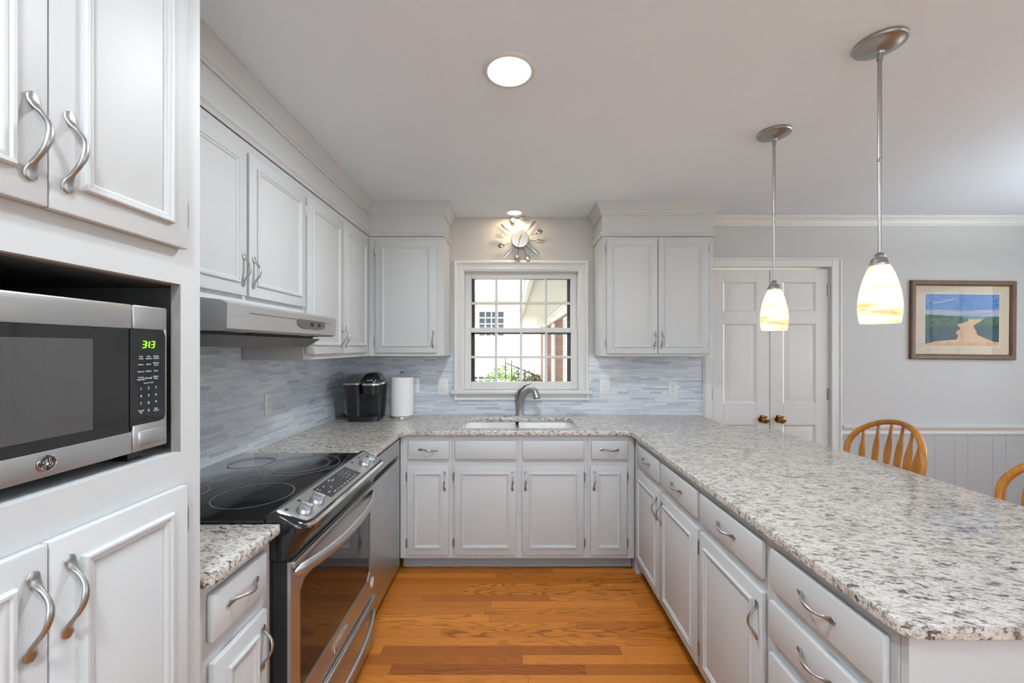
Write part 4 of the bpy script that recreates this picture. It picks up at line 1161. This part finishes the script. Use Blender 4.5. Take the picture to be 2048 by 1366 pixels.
m = MB(); aw, ah = .292, .205
def ap(px, py): return ((px - 850) / 510 * aw, (685 - py) / 350 * ah)
def lay(mi, pts, y):
    m.mi = mi; m.poly([(max(-aw, min(aw, ap(*q)[0])), y, max(-ah, min(ah, ap(*q)[1]))) for q in pts])
lay(0, [(340, 1035), (1360, 1035), (1360, 335), (340, 335)], -.0075)
lay(1, [(340, 560), (500, 540), (700, 555), (900, 560), (1130, 540), (1360, 545), (1360, 630), (340, 620)], -.00765)
lay(1, [(430, 450), (600, 420), (740, 385), (760, 395), (620, 440), (450, 465)], -.00765)
lay(2, [(340, 670), (1360, 670), (1360, 632), (340, 628)], -.0078)
lay(5, [(340, 1035), (1360, 1035), (1360, 670), (340, 670)], -.0079)
lay(3, [(340, 790), (830, 800), (780, 745), (930, 700), (940, 650), (700, 635), (500, 615), (340, 610)], -.0081)
lay(4, [(340, 1010), (480, 975), (780, 945), (800, 890), (760, 850), (830, 800), (700, 770), (340, 780)], -.0082)
lay(3, [(1000, 760), (1110, 690), (1180, 645), (1360, 632), (1360, 800), (1040, 790)], -.0081)
lay(4, [(1000, 760), (1040, 820), (1060, 880), (1120, 905), (1280, 970), (1360, 975), (1360, 745), (1180, 760)], -.0082)
m.build('print', am, pc, smooth=0)
m = MB(); m.poly([(-FW + .038, -.0105, -FH + .038), (FW - .038, -.0105, -FH + .038), (FW - .038, -.0105, FH - .038), (-FW + .038, -.0105, FH - .038)]); m.build('glazing', M['pglass'], pc, smooth=0)

# ------------------------------------------------------------------ chairs
def chair(label, loc, rz):
    t = thing('dining_chair', label, 'chair', loc, rz, 'oak dining chairs along the peninsula')
    m = MB()
    def yb(x, z): return .215 - 1.35 * x * x + .17 * (z - .46)
    secs = []
    for z, k in ((.43, .93), (.437, .99), (.452, 1.0), (.462, .97)):
        pts = []
        for i in range(36):
            a = 2 * PI * i / 36; c, s = math.cos(a), math.sin(a)
            pts.append((.225 * k * math.copysign(abs(c) ** .75, c), .215 * k * math.copysign(abs(s) ** .8, s), z - (.012 * (1 - abs(c)) if z > .455 and s < .5 else 0)))
        secs.append(pts)
    m.loft(secs); m.build('seat', M['oak'], t)
    bow = []
    for k in range(41):
        u = -1 + k / 20
        a = PI / 2 * u
        if abs(u) > .72:
            v = (abs(u) - .72) / .28; x = .214 + (.196 - .214) * v; z = .86 + (.462 - .86) * v
            zx = math.copysign(x, u)
        else:
            th = PI / 2 * (1 - abs(u) / .72); x = .214 * math.cos(th); z = .86 + .18 * math.sin(th); zx = math.copysign(x, u)
        bow.append((zx, yb(zx, z), z))
    m = MB(); m.tube(bow, [(.0145, .0165)] * 41, 12, up=(0, -1, 0)); m.build('back_bow', M['oak'], t)
    for i in range(6):
        x1 = -.158 + .0632 * i; x0 = x1 * .80
        zt = .86 + .18 * math.sqrt(max(0, 1 - (x1 / .214) ** 2)) - .006
        pts = []; rad = []
        for u, wv in ((0, .0075), (.08, .0075), (.30, .011), (.55, .019), (.72, .0215), (.79, .020), (.88, .0095), (1, .007)):
            z = .455 + (zt - .455) * u; x = x0 + (x1 - x0) * u
            pts.append((x, yb(x, z) + .004, z)); rad.append((wv, .0055))
        m = MB(); m.tube(pts, rad, 10, up=(0, -1, 0)); m.build('slat', M['oak'], t)
    for sx in (-1, 1):
        for sy in (-1, 1):
            m = MB(); a = Vector((.15 * sx, .14 * sy, .435)); c = Vector((.205 * sx, .205 * sy, 0))
            m.tube([a.lerp(c, u) for u in (0, .12, .2, .3, .45, .6, .68, .75, .9, 1)], [.012, .015, .013, .018, .021, .018, .012, .016, .013, .010], 12); m.build('leg', M['oak'], t)
    m = MB()
    for sx in (-1, 1): m.tube([(.176 * sx, -.171, .22), (.178 * sx, 0, .22), (.176 * sx, .171, .22)], [.008, .012, .008], 10)
    m.tube([(-.176, 0, .22), (0, 0, .22), (.176, 0, .22)], [.008, .012, .008], 10); m.build('stretcher', M['oak'], t)
chair('oak bow-back dining chair at the peninsula, the one closer to the double doors', (1.770, 2.19, 0), -PI / 2 + .04)
chair('oak bow-back dining chair toward the open end of the peninsula', (1.770, 1.46, 0), -PI / 2 - .03)

# ------------------------------------------------------------------ outside the sink window
b = MB(); b.box(-40, YB + .5, -.55, 40, 60, -.45); b.box(-40, -40, -.55, XL - .5, YB + .5, -.45); b.box(XR + .5, -40, -.55, 60, YB + .5, -.45); b.box(XL - .5, -40, -.55, XR + .5, YF - .5, -.45)
struct(b.build('ground', M['ground'], smooth=0), 'garden ground outside the windows', 'ground')
wing = thing('house_wing', 'brick house wing with shutters and deep cream eave outside the window', 'house', (1.0, 9.0, -.45))
def wo(o): return o
m = MB(); m.box(0, -5.0, 0, .3, 5.3, 3.0); m.build('brick_side', M['brickY'], wing, smooth=0)
m = MB()
m.box(-.74, -5.3, 2.80, .35, 5.6, 2.86); m.box(-.80, -5.3, 2.72, -.74, 5.6, 2.98); m.box(-.10, -5.0, 2.62, 0, 5.3, 2.80); m.box(-.06, -5.0, 2.50, 0, 5.3, 2.62)
for i in range(66): m.box(-.16, -4.95 + i * .155, 2.66, -.10, -4.87 + i * .155, 2.80)
m.build('eave', M['cream'], wing, smooth=0)
m = MB(); m.loft([[(-.82, y, 2.98), (3.0, y, 4.9), (3.0, y, 4.8), (-.82, y, 2.88)] for y in (-5.4, 5.7)]); m.build('roof', M['roof'], wing, smooth=0)
for y0 in (-1.98, .38, 3.2):
    m = MB(); m.rings(0, .35, .68, 2.45, [(0, 0), (0, .04), (.05, .04), (.05, .012)], 0)
    for i in range(38): m.box(.05, -.030, .42 + i * .053, .63, -.006, .43 + i * .053, mx=None)
    m.box(.05, -.010, .4, .63, -.004, 2.42)
    m.build('shutter', M['cream'], wing, (-.004, y0 + .68, 0), (0, 0, -PI / 2), smooth=0)
lamp = MB(); lamp.tube([(0, 0, 0), (-.14, 0, .05), (-.26, 0, .02), (-.30, 0, -.06)], .014, 8); lamp.lathe([(.03, .0), (.06, -.02), (.15, -.12), (.16, -.14), (.15, -.135), (.05, -.02)], 24, Matrix.Translation((-.30, 0, -.05)))
tag(lamp.build('outdoor_lamp', M['extwhite'], loc=(.93, 9.15, 1.98)), 'white gooseneck lamp on the brick wing outside the window', 'outdoor lamp')

nb = thing('neighboring_house', 'pale brick house with white windows seen beyond the railing', 'house', (-1.5, 16.0, -.45))
m = MB(); m.box(-7, 0, 0, 5.5, .4, 3.75); m.build('brick_front', M['brickX'], nb, smooth=0)
m = MB(); m.box(-7.4, -.5, 3.72, 5.9, .4, 3.95); m.build('fascia', M['extwhite'], nb, smooth=0)
m = MB(); m.loft([[(x, -.52, 3.96), (x, 4.5, 7.0), (x, 4.5, 6.9), (x, -.52, 3.86)] for x in (-7.4, 5.9)]); m.build('roof', M['roof'], nb, smooth=0)
for x0, z0, w_, h_ in ((.20, 2.35, .95, .95), (-.1, .25, 1.0, .5)):
    m = MB(); m.rings(x0 - .2, z0 - .2, x0 + w_ + .2, z0 + h_ + .2, [(0, 0), (0, .04), (.2, .04), (.2, .0)], 0)
    for i in (1, 2, 3): m.box(x0 + w_ * i / 4 - .02, -.03, z0, x0 + w_ * i / 4 + .02, -.002, z0 + h_)
    for i in (1, 2, 3): m.box(x0, -.028, z0 + h_ * i / 4 - .02, x0 + w_, -.003, z0 + h_ * i / 4 + .02)
    wf = m.build('window', M['extwhite'], nb, smooth=0)
    m = MB(); m.box(x0, -.004, z0, x0 + w_, -.001, z0 + h_); m.build('pane', M['extglass'], wf, smooth=0)

def shrub(label, x, y, z, r, h, n):
    m = MB(); rnd = random.Random(int(x * 100 + y))
    for _ in range(n):
        u = rnd.uniform(-1, 1); a = rnd.uniform(0, 2 * PI); q = rnd.uniform(.3, 1) ** .5
        c = Vector((math.sqrt(1 - u * u) * math.cos(a) * r * q, math.sqrt(1 - u * u) * math.sin(a) * r * q, h / 2 + u * h / 2 * q))
        d = Vector((rnd.uniform(-1, 1), rnd.uniform(-1, 1), rnd.uniform(-.3, 1))).normalized(); s = d.cross(Vector((rnd.uniform(-1, 1), rnd.uniform(-1, 1), .3))).normalized()
        L = rnd.uniform(.06, .11); wd = L * .35
        m.poly([c - d * L / 2, c + s * wd / 2, c + d * L / 2, c - s * wd / 2])
    for k in range(6):
        a = k * 1.05; m.tube([(0, 0, -h * .0), (math.cos(a) * r * .3, math.sin(a) * r * .3, h * .45), (math.cos(a) * r * .6, math.sin(a) * r * .6, h * .8)], [.02, .012, .005], 6)
    tag(m.build('shrub', M['leaf'], loc=(x, y, z), smooth=0), label, 'shrub', 'garden shrubs')
shrub('loose green shrub behind the dark railing', -.22, 10.6, -.45, .62, 1.45, 2600)
shrub('green shrub beside the brick wing, past the railing', .52, 11.6, -.45, .42, 1.25, 1500)
rl = thing('railing', 'dark iron railing sloping down past the shrubs', 'railing', (0, 9.2, -.45))
def rz_(x): return 1.55 - (x + .16) * .42
m = MB(); m.tube([(-.16, 0, rz_(-.16)), (.62, 0, rz_(.62))], .014, 8); m.build('handrail', M['iron'], rl)
for x in (-.16, -.02, .13, .28, .44, .6):
    m = MB(); m.cyl((x, 0, 0), (x, 0, rz_(x) + (.12 if x < 0 else .04)), .011, seg=8); m.build('baluster', M['iron'], rl)
